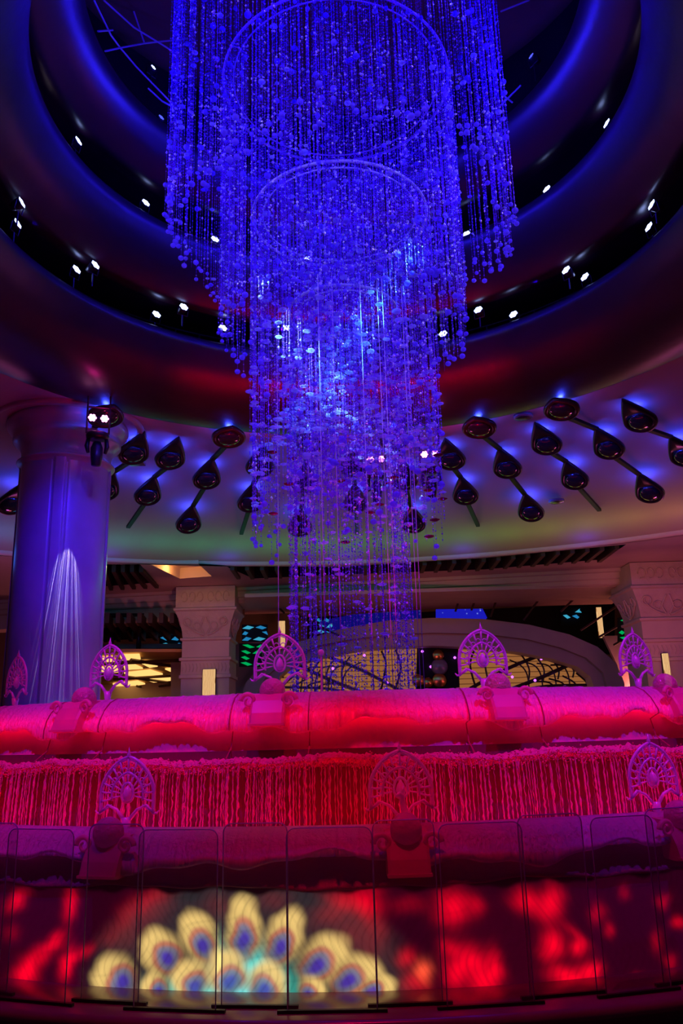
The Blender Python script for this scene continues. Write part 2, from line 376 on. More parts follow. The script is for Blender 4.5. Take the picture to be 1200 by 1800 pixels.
for k in range(1, 12):
    chain(phis[k], kinds[k], 'black %s-droplet ceiling lamp with blue halos, %s' % ('two' if kinds[k] == 'A' else 'three', ords[k]))
chain(-42.5, 'B', 'black three-droplet ceiling lamp with blue halos at the far left edge, beyond the column')
for x, y, lab in [(919, 730, 'round dark ceiling speaker grille near the balcony rim'), (977, 874, 'round dark ceiling speaker grille lower on the right of the ceiling')]:
    z = 7.6
    for _ in range(20): p = atZ(x, y, z); z = ceil_z(math.hypot(p[0], p[1]))
    t = thing('speaker_grille', lab, 'ceiling speaker', tuple(p-np.array([0, 0, .11 if y > 800 else .03])), 0, 'ceiling speaker grilles')
    local(MB().lathe([(.0001, -.035), (.17, -.035), (.2, -.02), (.2, .03)], (0, 0, 0), 28).build('rim', M['ledge'], t, True))
    local(MB().lathe([(.0001, -.05), (.13, -.045), (.15, -.03)], (0, 0, 0), 24).build('grille', M['lens_metal'], t, True))
p = atZ(240, 813, 7.72); tag(MB().box(p, (.34, .34, .06)).build('access_hatch', M['ledge']), 'small square dark hatch in the ceiling left of the droplet lamps', 'hatch')

# ---------------------------------------------------------------- soffit, coffers, beams beyond the dome
Zs = 6.62
def pz(l, z=Zs): return [atZ(x, y, z) for x, y in l]
far_l, far_r = np.array([-9.07, 18.99, Zs]), np.array([8.84, 16.52, Zs])
fd = (far_r-far_l)/np.linalg.norm(far_r-far_l); fn = np.array([-fd[1], fd[0], 0])
outer = [np.array([-.4+17.2*math.sin(R_(a)), -2.5+17.2*math.cos(R_(a)), Zs]) for a in range(-62, 63, 4)]
outer = outer+[far_r+fd*9, far_l-fd*9]
holes = [pz([(398, 996), (600, 996), (850, 981), (1100, 957), (1062, 983), (850, 1001), (600, 1010), (445, 1017)]),
         pz([(160, 992), (246, 992), (275, 1024), (150, 1033)]), pz([(262, 991), (348, 991), (372, 1013), (316, 1017)])]
loops = [[Vector(p) for p in outer]]+[[Vector(p) for p in h] for h in holes]
flat = [p for l in loops for p in l]
mb = MB(); mb.add(flat, [tuple(t) for t in tessellate_polygon(loops)]); mb.build('ceiling_soffit', M['stone_plain'], kind='structure')
mb = MB()
for h in holes[:2]:
    n = len(h); up = [p+np.array([0, 0, 1.0]) for p in h]
    mb.add(h+up, [(i, (i+1) % n, (i+1) % n+n, i+n) for i in range(n)]+[tuple(range(n, 2*n))])
mb.build('ceiling_coffer', M['dark'], kind='structure')
h = holes[2]; n = len(h); up = [p+np.array([0, 0, .35]) for p in h]
MB().add(h+up, [(i, (i+1) % n, (i+1) % n+n, i+n) for i in range(n)]+[tuple(range(n, 2*n))]).build('ceiling_lit_coffer', M['ceil_band'], kind='structure')
c = sum(h)/4; light('POINT', 'coffer_lamp', tuple(c+np.array([-.3, 0, .12])), 30, (1, .5, .12), .08)
# coffer slats
mb = MB()
for x in range(408, 1090, 26):
    y0 = np.interp(x, [398, 600, 850, 1100], [996, 996, 981, 957]); y1 = np.interp(x, [445, 600, 850, 1062], [1015, 1009, 1000, 984])
    a, b = atZ(x, y0+1, Zs), atZ(x, y1-1, Zs); a = a+np.array([0, 0, .12]); b = b+np.array([0, 0, .12]); b[0] = a[0]*.93+b[0]*.07
    d = b-a; L = np.linalg.norm(d); d /= L; mb.box((a+b)/2, (.12, L, .42), ax=(np.cross(d, [0, 0, 1.]), d, np.array([0, 0, 1.])))
tag(mb.build('ceiling_louver', M['louver']), 'long row of dark wooden slats in the ceiling coffer behind the bead curtain', 'louver')
mb = MB()
for i in range(6):
    a = atZ(168+i*16, 994, Zs+.1); b = atZ(176+i*20, 1029-i*1.0, Zs+.1); d = b-a; L = np.linalg.norm(d); d /= L
    mb.box((a+b)/2, (.12, L, .4), ax=(np.cross(d, [0, 0, 1.]), d, np.array([0, 0, 1.])))
tag(mb.build('ceiling_louver', M['louver']), 'short set of dark slats in the coffer just right of the marble column', 'louver')
# main beam
Lb = 26.0; cb = (far_l+far_r)/2
def along(s, dz=0, dn=0): return far_l+fd*s+fn*dn+np.array([0, 0, dz])
beam_prof = [(-.0, .02), (-.12, .0), (-.12, -.10), (.0, -.12), (.02, -.30), (.10, -.33), (.10, -.46), (.16, -.50), (1.6, -.50), (1.6, .02)]
def extr(prof, s0, s1, name, m, o=None):
    o_ = far_l if o is None else o
    mb = MB(); n = len(prof)
    vs = [o_+fd*s+fn*dn+np.array([0, 0, dz]) for s in (s0, s1) for dn, dz in prof]
    mb.add(vs, [tuple(range(n)), tuple(range(n, 2*n))[::-1]]+[(i, (i+1) % n, (i+1) % n+n, i+n) for i in range(n)])
    return mb.build(name, m, kind='structure')
extr(beam_prof, -9, 27, 'trim_beam', M['stone_plain'])
# lower left beam + louvered soffit behind it
extr([(.3, -.5), (.3, -1.0), (1.2, -1.0), (1.2, -.5)], -9, 3.2, 'trim_left_beam', M['stone_plain'])
p0 = atZ(150, 1085, 5.62); mb = MB()
for i in range(11):
    a = atZ(150+i*19, 1086, 5.6); b = atZ(165+i*22, 1122-i*.6, 5.6); d = b-a; L = np.linalg.norm(d); d /= L
    mb.box((a+b)/2, (.14, L, .35), ax=(np.cross(d, [0, 0, 1.]), d, np.array([0, 0, 1.])))
tag(mb.build('ceiling_louver', M['louver']), 'lower dark slatted ceiling between the marble column and the left pillar', 'louver')
MB().prism(pz([(120, 1083), (335, 1083), (335, 1118), (120, 1130)], 5.85), (0, 0, .1)).build('ceiling_left_bay', M['dark'], kind='structure')
# flat ceiling behind the main beam
MB().prism([atZ(430, 1050, 6.1), atZ(1120, 1030, 6.1), atZ(1075, 1062, 6.1), atZ(900, 1066, 6.1), atZ(430, 1080, 6.1)], (0, 0, .12)).build('ceiling_rear_bay', M['stone_plain'], kind='structure')
# back wall
YB = 34.0
MB().box((0, YB+.2, 4), (60, .3, 12)).build('wall_back', M['stone_plain'], kind='structure')
for s in (-1, 1): MB().box((s*26, 8, 4), (.3, 56, 12)).build('wall_left' if s < 0 else 'wall_right', M['stone_plain'], kind='structure')
MB().box((0, -20.2, 4), (56, .3, 12)).build('wall_front', M['stone_plain'], kind='structure')
MB().box((0, 7, -.05), (54, 56, .1)).build('floor', M['floor'], kind='structure')
MB().box((0, 29, 9.6), (54, 12, .1)).build('ceiling_rear', M['dark'], kind='structure')

# ---------------------------------------------------------------- pillars with capitals
def pillar(x0, x1, yref, Y, label_):
    """square pillar whose front face spans x0..x1 in the plane Y"""
    a, b = atY(x0, yref, Y), atY(x1, yref, Y); wd = b[0]-a[0]; cx = (a[0]+b[0])/2
    return cx, wd
def square_prof(mb, cx, cy, prof):
    """stack of (half width, z) rings of a square plan"""
    vs = []
    for h, z in prof: vs += [(cx-h, cy-h, z), (cx+h, cy-h, z), (cx+h, cy+h, z), (cx-h, cy+h, z)]
    fs = [(i*4+k, i*4+(k+1) % 4, (i+1)*4+(k+1) % 4, (i+1)*4+k) for i in range(len(prof)-1) for k in range(4)]
    fs += [(3, 2, 1, 0), tuple((len(prof)-1)*4+k for k in range(4))]
    return mb.add(vs, fs)
def make_pillar(cx, Y, hw, nm):
    cy = Y+hw
    root = bpy.data.objects.new('pillar', None); COL.objects.link(root); root.location = (cx, cy, 0); root['kind'] = 'structure'; root['label'] = nm
    L = lambda o: local(o)
    L(square_prof(MB(), 0, 0, [(hw*.80, 0), (hw*.80, 3.55), (hw*.86, 3.56), (hw*.86, 3.66), (hw*.81, 3.68), (hw*.81, 4.12), (hw*.87, 4.14), (hw*.87, 4.22), (hw*.79, 4.25), (hw*.79, 4.78), (hw*.85, 4.82), (hw*.85, 4.88)]).build('shaft', M['stone_plain'], root))
    cap = L(square_prof(MB(), 0, 0, [(hw*.78, 4.88), (hw*.80, 5.1), (hw*.86, 5.4), (hw*.97, 5.68), (hw*1.0, 5.76), (hw*1.06, 5.80), (hw*1.06, 5.86), (hw*1.0, 5.9), (hw*1.0, 6.60)]).build('capital', M['stone'], root))
    # acanthus relief: scrolls and leaf ribs on the faces of the capital
    for (nx, ny) in ((0, -1), (1, 0), (-1, 0)):
        tx, ty = -ny, nx; mb = MB()
        def fp(u, z, out=.03):
            hh = np.interp(z, [4.88, 5.1, 5.4, 5.68], [hw*.78, hw*.80, hw*.86, hw*.97])+out
            return (nx*hh+tx*u*hw, ny*hh+ty*u*hw, z)
        for s in (-1, 1):
            mb.tube([fp(s*(.06+.62*math.sin(k/9*1.6)), 4.98+.58*(k/9)**1.3) for k in range(10)], [.035-.002*k for k in range(10)], 6)
            mb.tube([fp(s*(.60+.13*math.cos(q)), 5.42+.13*math.sin(q)) for q in np.linspace(-1.5, 4.2, 12)], .026, 6)
            mb.tube([fp(s*(.28+.12*math.cos(q)), 5.28+.12*math.sin(q)) for q in np.linspace(-1.5, 4.4, 12)], .022, 6)
            mb.tube([fp(s*.05, 5.0), fp(s*.17, 5.25), fp(s*.05, 5.58)], .028, 6)
        L(mb.build('carved_relief', M['stone'], root))
        if nx == 0:
            mb = MB()
            for s in (-1, 1):
                for k in range(3):
                    mb.tube([(s*(.18+.26*k+.10*math.cos(q))*hw, -hw-.012, 6.25+.16*math.sin(q)) for q in np.linspace(0, 5.2, 14)], .018, 6)
            L(mb.build('frieze_relief', M['stone'], root))
            mb = MB()
            for k in range(14):
                x = (-.78+1.56*k/13)*hw; mb.tube([(x, -hw*.815, 3.76), (x+.04, -hw*.83, 3.9), (x, -hw*.815, 4.04)], .016, 5)
            L(mb.build('band_relief', M['stone'], root))
    return root
q = atY(366, 1060, 18.2); pL = make_pillar(q[0], 17.6, 1.0, 'left carved stone pillar with square capital behind the fountain')
q = atY(1160, 1030, 15.8); pR = make_pillar(q[0]+.1, 15.5, 1.08, 'right carved stone pillar with square capital behind the fountain')
def sconce(x0, x1, y0, y1, Y, lab):
    a, b = atY(x0, y0, Y), atY(x1, y1, Y); c = (a+b)/2; wd = abs(b[0]-a[0]); hh = abs(a[2]-b[2])
    t = thing('wall_sconce', lab, 'wall light', (c[0], Y, c[2]-hh/2), 0, 'tall glowing wall lights')
    dm = bpy.data.materials.get('swirl_glass_glow')
    if dm is None:
        dm = bpy.data.materials.new('swirl_glass_glow'); dm.use_nodes = True; nt = dm.node_tree; nt.nodes.remove(nt.nodes['Principled BSDF'])
        e = nt.nodes.new('ShaderNodeEmission'); e.inputs[1].default_value = .95; tc = nt.nodes.new('ShaderNodeTexCoord')
        wv = nt.nodes.new('ShaderNodeTexWave'); wv.inputs['Scale'].default_value = 4; wv.inputs['Distortion'].default_value = 6; wv.inputs['Detail Scale'].default_value = .7
        mp = nt.nodes.new('ShaderNodeMapping'); mp.inputs['Scale'].default_value = (2.2, 1, .8)
        cr_ = nt.nodes.new('ShaderNodeValToRGB'); cr_.color_ramp.elements[0].color = (.35, .12, .03, 1); cr_.color_ramp.elements[1].color = (1, .62, .28, 1); cr_.color_ramp.elements[1].position = .6
        nt.links.new(tc.outputs['Object'], mp.inputs[0]); nt.links.new(mp.outputs[0], wv.inputs['Vector']); nt.links.new(wv.outputs['Fac'], cr_.inputs[0])
        nt.links.new(cr_.outputs[0], e.inputs[0]); nt.links.new(e.outputs[0], nt.nodes['Material Output'].inputs[0]); dm.cycles.emission_sampling = 'NONE'
    local(MB().box((0, .06, hh/2), (wd*1.15, .08, hh*1.02)).build('back_plate', M['louver'], t))
    local(MB().box((0, -.02, hh/2), (wd, .1, hh)).build('glass_diffuser', dm, t))
sconce(357, 377, 1177, 1260, 17.7, 'glowing amber wall light on the left carved pillar')
sconce(1163, 1184, 1149, 1240, 15.55, 'glowing amber wall light on the right carved pillar')
sconce(489, 501, 1092, 1140, 30, 'narrow glowing wall light seen above the left middle peacock fan')
sconce(1047, 1061, 1068, 1121, 24.6, 'narrow glowing wall light between the arch and the right pillar')

# ---------------------------------------------------------------- big round marble column
cx, cy, rc = -5.72, 5.95, .86
t = bpy.data.objects.new('column', None); COL.objects.link(t); t.location = (cx, cy, 0); t['kind'] = 'structure'; t['label'] = 'big round marble column on the left'
local(MB().lathe([(1.35, 0), (1.35, .25), (1.2, .3), (1.15, .5), (rc+.12, .6), (rc+.05, .8)], n=64).build('base', M['marble'], t, True))
prof = []
V = []
for k in range(193):
    a = 2*pi*k/192; gr = 0
    for g0 in range(0, 360, 90):
        d = abs((math.degrees(a)-g0-12+180) % 360-180)
        if 8 < d < 9.6: gr = -.035
        elif d <= 8: gr = .03
    V.append([((rc+gr)*math.cos(a), (rc+gr)*math.sin(a), z) for z in (.7, 7.0)])
local(grid_mesh('shaft', np.array(V), M['marble'], t, smooth=False))
local(MB().lathe(sm([(rc-.02, 6.9), (rc+.03, 6.98), (rc+.10, 7.04), (rc+.02, 7.1), (rc+.03, 7.3), (rc+.12, 7.42), (rc+.2, 7.5), (rc+.2, 7.62), (rc+.32, 7.76), (rc+.34, 7.86), (rc+.3, 7.95)], 3), n=72).build('capital', M['marble'], t, True))
local(MB().lathe([(rc+.5, 7.96), (rc+.52, 7.88), (rc+.62, 7.84), (rc+.66, 7.9), (rc+.66, 8.0)], n=72).build('ceiling_rose', M['stone_plain'], t, True))
# blue wash on the column and the raked white streak light (patterned spotlight)
light('SPOT', 'column_blue_spot', (-3.2, 0.2, 7.6), 900, (.03, .0, 1), .1, (cx+.1, cy, 4.9), 30, .9)
light('SPOT', 'column_blue_spot', (-1.5, -3.2, 8.9), 450, (.05, .0, 1), .1, (cx+.2, cy, 4.0), 30, .9)
def gobo(l, tx, ty, freq, lim):
    """streak pattern inside a spotlight that points straight down"""
    l.data.use_nodes = True; nt = l.data.node_tree; e = nt.nodes['Emission']
    tc = nt.nodes.new('ShaderNodeTexCoord'); sp = nt.nodes.new('ShaderNodeSeparateXYZ'); nt.links.new(tc.outputs['Normal'], sp.inputs[0])
    def mth(op, a, b=None):
        n = nt.nodes.new('ShaderNodeMath'); n.operation = op
        for i, v in enumerate((a, b)):
            if v is None: continue
            if isinstance(v, (int, float)): n.inputs[i].default_value = v
            else: nt.links.new(v, n.inputs[i])
        return n.outputs[0]
    u = mth('DIVIDE', mth('ADD', mth('MULTIPLY', sp.outputs[0], tx), mth('MULTIPLY', sp.outputs[1], ty)), mth('ABSOLUTE', sp.outputs[2]))
    nz = nt.nodes.new('ShaderNodeTexNoise'); nz.noise_dimensions = '1D'; nz.inputs['Scale'].default_value = freq; nz.inputs['Detail'].default_value = 4; nz.inputs['Roughness'].default_value = .7
    nt.links.new(u, nz.inputs['W'])
    st = mth('POWER', mth('MAXIMUM', mth('MULTIPLY', mth('SUBTRACT', nz.outputs['Fac'], .45), 6), 0), 2.2)
    edge = mth('MAXIMUM', mth('SUBTRACT', 1, mth('POWER', mth('DIVIDE', mth('ABSOLUTE', u), lim), 4)), 0)
    nt.links.new(mth('MULTIPLY', st, edge), e.inputs[1])
l = light('SPOT', 'streak_projector', (-5.16, 4.90, 6.62), 2300, (.62, .55, 1.0), .004, (-5.16, 4.90, 0), 26, .12)
l.rotation_euler = (0, 0, 0)
gobo(l, .88, .47, 85, .15)

# ---------------------------------------------------------------- fountain
ft = thing('fountain', 'big round two-tier fountain of wet acrylic glowing red and magenta', 'fountain', (0, 0, 0))
NT = 2880
th = np.linspace(-pi, pi, NT+1)[:-1]
def wav(t, s): return .022*math.sin(17*t+s)+.016*math.sin(41*t+1.3*s)+.008*math.sin(97*t+s*2)
_rip = np.random.default_rng(3).normal(0, 1, 2000)
_ripx = np.linspace(-pi, pi, 2000)
def ripple(t, s): return .003*math.sin(150*t+s)+.0075*float(np.interp(t, _ripx, _rip))+.0025*float(np.interp(-t, _ripx, _rip))
def surf(name, prof, m, parent=ft, th_=th, kind=None): return grid_mesh(name, arc_grid(prof, th_), m, parent, closed_u=len(th_) == NT, kind=kind)
def lipprof(r0, z0, s, drop=.22, dip=.045):
    def f(t):
        w_, q = wav(t, s), ripple(t, s)
        return [(r0-.35, z0-dip), (r0-.12, z0-dip*.9), (r0-.04, z0), (r0+.03, z0-.004+q*.4), (r0+.10+q*.5, z0-.035+q*.5), (r0+.155+q, z0-.085), (r0+.19+q, z0-.14), (r0+.21+q, z0-drop+.035+w_*.8), (r0+.212+q, z0-drop+w_*1.5), (r0+.20, z0-drop-.012+w_*1.5), (r0+.17, z0-drop+.0+w_*1.5)]
    return f
surf('upper_lip', lipprof(4.25, 1.935, .4), M['lip'])
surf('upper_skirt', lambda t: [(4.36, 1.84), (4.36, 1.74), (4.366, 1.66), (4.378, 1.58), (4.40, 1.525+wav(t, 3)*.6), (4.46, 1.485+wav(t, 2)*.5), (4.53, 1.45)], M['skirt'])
surf('curtain_back_wall', lambda t: [(4.44, 1.56), (4.42, 1.0)], M['wallred'])
surf('lower_pool_floor', lambda t: [(4.42, 1.06), (4.9, 1.06)], M['pool'])
surf('upper_pool', lambda t: [(.02, 1.885), (2, 1.885), (3.95, 1.888)], M['pool'])
surf('lower_lip', lipprof(4.99, 1.145, 2.1, .16, .08), M['lip'])
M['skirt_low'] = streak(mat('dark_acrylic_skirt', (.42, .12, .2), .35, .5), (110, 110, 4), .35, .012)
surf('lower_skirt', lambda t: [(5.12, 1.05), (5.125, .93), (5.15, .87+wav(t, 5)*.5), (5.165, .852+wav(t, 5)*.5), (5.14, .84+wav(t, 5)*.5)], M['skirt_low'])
surf('red_led_strip', lambda t: [(4.405, 1.752), (4.42, 1.752), (4.42, 1.765), (4.405, 1.765), (4.405, 1.752)], M['led_red'])
surf('red_led_strip', lambda t: [(4.80, 1.082), (4.84, 1.082), (4.84, 1.10), (4.80, 1.10), (4.80, 1.082)], M['led_red_low'])
surf('ledge', lambda t: [(5.13, .335), (5.60, .342), (5.625, .33), (5.63, .30), (5.60, .275), (5.57, .27), (5.57, .0)], M['ledge'])
surf('step', lambda t: [(5.57, .20), (5.83, .20), (5.85, .185), (5.85, .0)], M['floor'])
# seams where the acrylic segments meet
seam = []
# foam
def lump(t, s): return .5*(nr_l[int((t+pi)/(2*pi)*4000+s*37) % 4000])
nr_l = nr.normal(0, 1, 4000); nr_l = (nr_l+np.roll(nr_l, 1)*.7+np.roll(nr_l, 2)*.4)*.5
thf = np.linspace(-1.9, 1.9, 1500)
V = np.array([[((4.53+wav(t, 2)*.3+(.040+.022*lump(t, k))*math.cos(b))*math.sin(t), -(4.53+wav(t, 2)*.3+(.040+.022*lump(t, k))*math.cos(b))*math.cos(t), 1.485+wav(t, 2)*.5+(.034+.020*lump(t, k+9))*math.sin(b)) for k, b in enumerate(np.linspace(0, 2*pi, 9))] for t in thf])
o = grid_mesh('foam_edge', V, M['foam'], None, smooth=True); tag(o, 'frothy line of bright foam where the water spills off the upper tier', 'foam', kind='stuff')
# falling water: wobbly streams
vs, fs = [], []
t = -1.15
while t < 1.15:
    t += abs(rnd.gauss(.0038, .0018))+.0008
    n = 19; top = 1.47+wav(t, 2)*.5; bot = 1.065; r0 = 4.555+rnd.uniform(-.02, .03); wd = rnd.uniform(.002, .0075); drift = rnd.uniform(-.001, .001)
    b0 = len(vs)
    for i in range(n):
        z = top+(bot-top)*i/(n-1); tt = t+drift*i/n+rnd.gauss(0, .0005); ww = wd*(1+rnd.uniform(-.65, .65)); rr = r0+.03*(i/n)**.5
        c_ = P(tt, rr, z); tx = np.array([math.cos(tt), math.sin(tt), 0]); ty = np.array([math.sin(tt), -math.cos(tt), 0])
        for k in range(4):
            a = k*pi/2; vs.append(c_+tx*ww*math.cos(a)+ty*ww*math.sin(a))
    for i in range(n-1):
        for k in range(4): fs.append((b0+i*4+k, b0+i*4+(k+1) % 4, b0+(i+1)*4+(k+1) % 4, b0+(i+1)*4+k))
o = link('falling_water', raw_mesh('falling_water', np.array(vs), np.array(fs)), M['water'], None, True)
tag(o, 'curtain of thin red water streams falling between the two fountain tiers', 'water', kind='stuff')
# drops and splash beads on the foam line
pos = np.array([P(t, 4.57+rnd.uniform(-.04, .05), 1.48+wav(t, 2)*.5+rnd.gauss(-.01, .022)) for t in nr.uniform(-1.1, 1.1, 5200)])
v_, f_ = scatter(OCT_V, OCT_F, pos, nr.uniform(.003, .009, len(pos)))
o = link('splash_drops', raw_mesh('splash_drops', v_, f_), M['foam'], None, True); tag(o, 'tiny splashing drops along the foam line of the upper tier', 'water drops', kind='stuff')

# projected light pattern painted as emission on the wall round the drum base
RS = 5.14
def s_of(x, y): p = atR(x, y, RS, far=False); return math.atan2(p[0], -p[1])*RS, p[2]
thS = np.linspace(-.85, .85, 1150); zS = np.linspace(.335, .872, 96)
S, Z = np.meshgrid(thS*RS, zS, indexing='ij')
warp = .007*np.sin(Z*26+S*9)+.004*np.sin(Z*61+S*23+1)
S2 = S+warp; Z2 = Z+.004*np.sin(S*40)
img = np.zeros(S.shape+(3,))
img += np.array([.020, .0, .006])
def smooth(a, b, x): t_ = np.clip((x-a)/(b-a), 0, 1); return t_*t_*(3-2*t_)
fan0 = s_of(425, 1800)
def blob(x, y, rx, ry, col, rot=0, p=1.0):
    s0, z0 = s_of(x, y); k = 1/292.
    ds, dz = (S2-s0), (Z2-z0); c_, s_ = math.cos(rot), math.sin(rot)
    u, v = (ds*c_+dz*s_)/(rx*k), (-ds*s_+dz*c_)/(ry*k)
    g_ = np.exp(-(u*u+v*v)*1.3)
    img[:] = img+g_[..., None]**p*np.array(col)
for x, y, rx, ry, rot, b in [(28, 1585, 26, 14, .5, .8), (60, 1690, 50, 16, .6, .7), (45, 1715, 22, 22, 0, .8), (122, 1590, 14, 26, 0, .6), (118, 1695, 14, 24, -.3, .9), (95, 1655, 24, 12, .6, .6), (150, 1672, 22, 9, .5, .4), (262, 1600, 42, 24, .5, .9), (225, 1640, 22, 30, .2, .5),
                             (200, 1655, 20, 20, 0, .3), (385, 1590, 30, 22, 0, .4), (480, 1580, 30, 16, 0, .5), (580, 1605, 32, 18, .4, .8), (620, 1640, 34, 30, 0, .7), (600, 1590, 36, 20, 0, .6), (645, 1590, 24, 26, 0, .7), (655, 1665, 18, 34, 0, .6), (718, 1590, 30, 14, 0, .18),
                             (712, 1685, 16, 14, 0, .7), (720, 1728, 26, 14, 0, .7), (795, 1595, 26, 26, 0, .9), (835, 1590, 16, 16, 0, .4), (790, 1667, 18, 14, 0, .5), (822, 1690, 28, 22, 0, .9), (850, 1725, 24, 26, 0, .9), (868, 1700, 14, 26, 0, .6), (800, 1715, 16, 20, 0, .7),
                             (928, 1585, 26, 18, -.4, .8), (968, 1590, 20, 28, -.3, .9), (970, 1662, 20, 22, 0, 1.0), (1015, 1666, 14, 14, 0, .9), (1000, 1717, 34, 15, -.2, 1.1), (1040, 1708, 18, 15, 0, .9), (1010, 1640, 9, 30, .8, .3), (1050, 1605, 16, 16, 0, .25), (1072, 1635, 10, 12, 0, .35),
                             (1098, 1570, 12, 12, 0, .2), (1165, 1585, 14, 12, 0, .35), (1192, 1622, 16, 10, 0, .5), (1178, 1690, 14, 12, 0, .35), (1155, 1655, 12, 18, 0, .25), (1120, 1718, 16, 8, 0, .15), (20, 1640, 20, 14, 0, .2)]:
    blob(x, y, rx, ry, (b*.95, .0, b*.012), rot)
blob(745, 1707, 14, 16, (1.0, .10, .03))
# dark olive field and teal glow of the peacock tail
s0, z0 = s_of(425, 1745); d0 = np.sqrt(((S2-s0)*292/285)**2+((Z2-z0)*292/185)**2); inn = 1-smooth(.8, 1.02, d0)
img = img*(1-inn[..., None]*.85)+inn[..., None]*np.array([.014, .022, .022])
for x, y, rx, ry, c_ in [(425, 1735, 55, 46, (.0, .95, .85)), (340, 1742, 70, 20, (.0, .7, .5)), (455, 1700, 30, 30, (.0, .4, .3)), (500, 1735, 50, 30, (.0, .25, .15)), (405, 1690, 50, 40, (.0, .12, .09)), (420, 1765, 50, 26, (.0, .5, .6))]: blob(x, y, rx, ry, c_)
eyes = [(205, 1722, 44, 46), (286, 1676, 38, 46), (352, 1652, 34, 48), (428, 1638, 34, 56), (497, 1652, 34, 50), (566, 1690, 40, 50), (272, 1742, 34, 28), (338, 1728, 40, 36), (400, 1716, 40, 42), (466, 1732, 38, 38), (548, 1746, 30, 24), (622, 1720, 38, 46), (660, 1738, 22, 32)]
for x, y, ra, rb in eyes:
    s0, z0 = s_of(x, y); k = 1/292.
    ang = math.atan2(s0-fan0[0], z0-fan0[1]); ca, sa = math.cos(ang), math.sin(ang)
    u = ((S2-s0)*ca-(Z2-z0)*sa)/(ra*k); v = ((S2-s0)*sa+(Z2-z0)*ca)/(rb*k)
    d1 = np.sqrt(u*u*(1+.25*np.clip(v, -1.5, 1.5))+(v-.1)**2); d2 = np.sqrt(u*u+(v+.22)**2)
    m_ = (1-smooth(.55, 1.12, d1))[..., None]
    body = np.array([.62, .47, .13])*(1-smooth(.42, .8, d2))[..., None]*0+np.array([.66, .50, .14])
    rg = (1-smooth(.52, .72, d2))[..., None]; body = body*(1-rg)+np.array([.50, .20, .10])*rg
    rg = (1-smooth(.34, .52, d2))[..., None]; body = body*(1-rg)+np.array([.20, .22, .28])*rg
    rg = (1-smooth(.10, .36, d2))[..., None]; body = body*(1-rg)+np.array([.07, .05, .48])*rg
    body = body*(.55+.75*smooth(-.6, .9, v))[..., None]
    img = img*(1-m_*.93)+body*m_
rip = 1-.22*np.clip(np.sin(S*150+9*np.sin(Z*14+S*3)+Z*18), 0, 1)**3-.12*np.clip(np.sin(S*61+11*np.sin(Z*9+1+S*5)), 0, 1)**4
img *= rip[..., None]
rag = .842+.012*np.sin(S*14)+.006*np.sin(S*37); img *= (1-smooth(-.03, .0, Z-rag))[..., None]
V = np.stack([RS*np.sin(thS)[:, None]*np.ones(len(zS)), -RS*np.cos(thS)[:, None]*np.ones(len(zS)), np.ones((len(thS), 1))*zS], -1)
ms = bpy.data.materials.new('projected_light_surface'); ms.use_nodes = True; nt = ms.node_tree; b_ = nt.nodes['Principled BSDF']
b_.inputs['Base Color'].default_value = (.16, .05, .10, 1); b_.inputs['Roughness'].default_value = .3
at_ = nt.nodes.new('ShaderNodeAttribute'); at_.attribute_name = 'projected_light'; nt.links.new(at_.outputs['Color'], b_.inputs['Emission Color']); b_.inputs['Emission Strength'].default_value = 1.45  # emission colours carry the projected peacock and red light
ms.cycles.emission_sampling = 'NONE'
so = grid_mesh('projected_light_wall', V, ms, ft)
ca_ = so.data.color_attributes.new('projected_light', 'FLOAT_COLOR', 'POINT'); ca_.data.foreach_set('color', np.concatenate([img, np.ones(img.shape[:2]+(1,))], -1).astype(np.float32).ravel())
thB = np.concatenate([np.linspace(.85, 2*pi-.85, 120)]); surf('drum_wall', lambda t: [(RS, .335), (RS, .9)], M['wallred'], ft, thB)

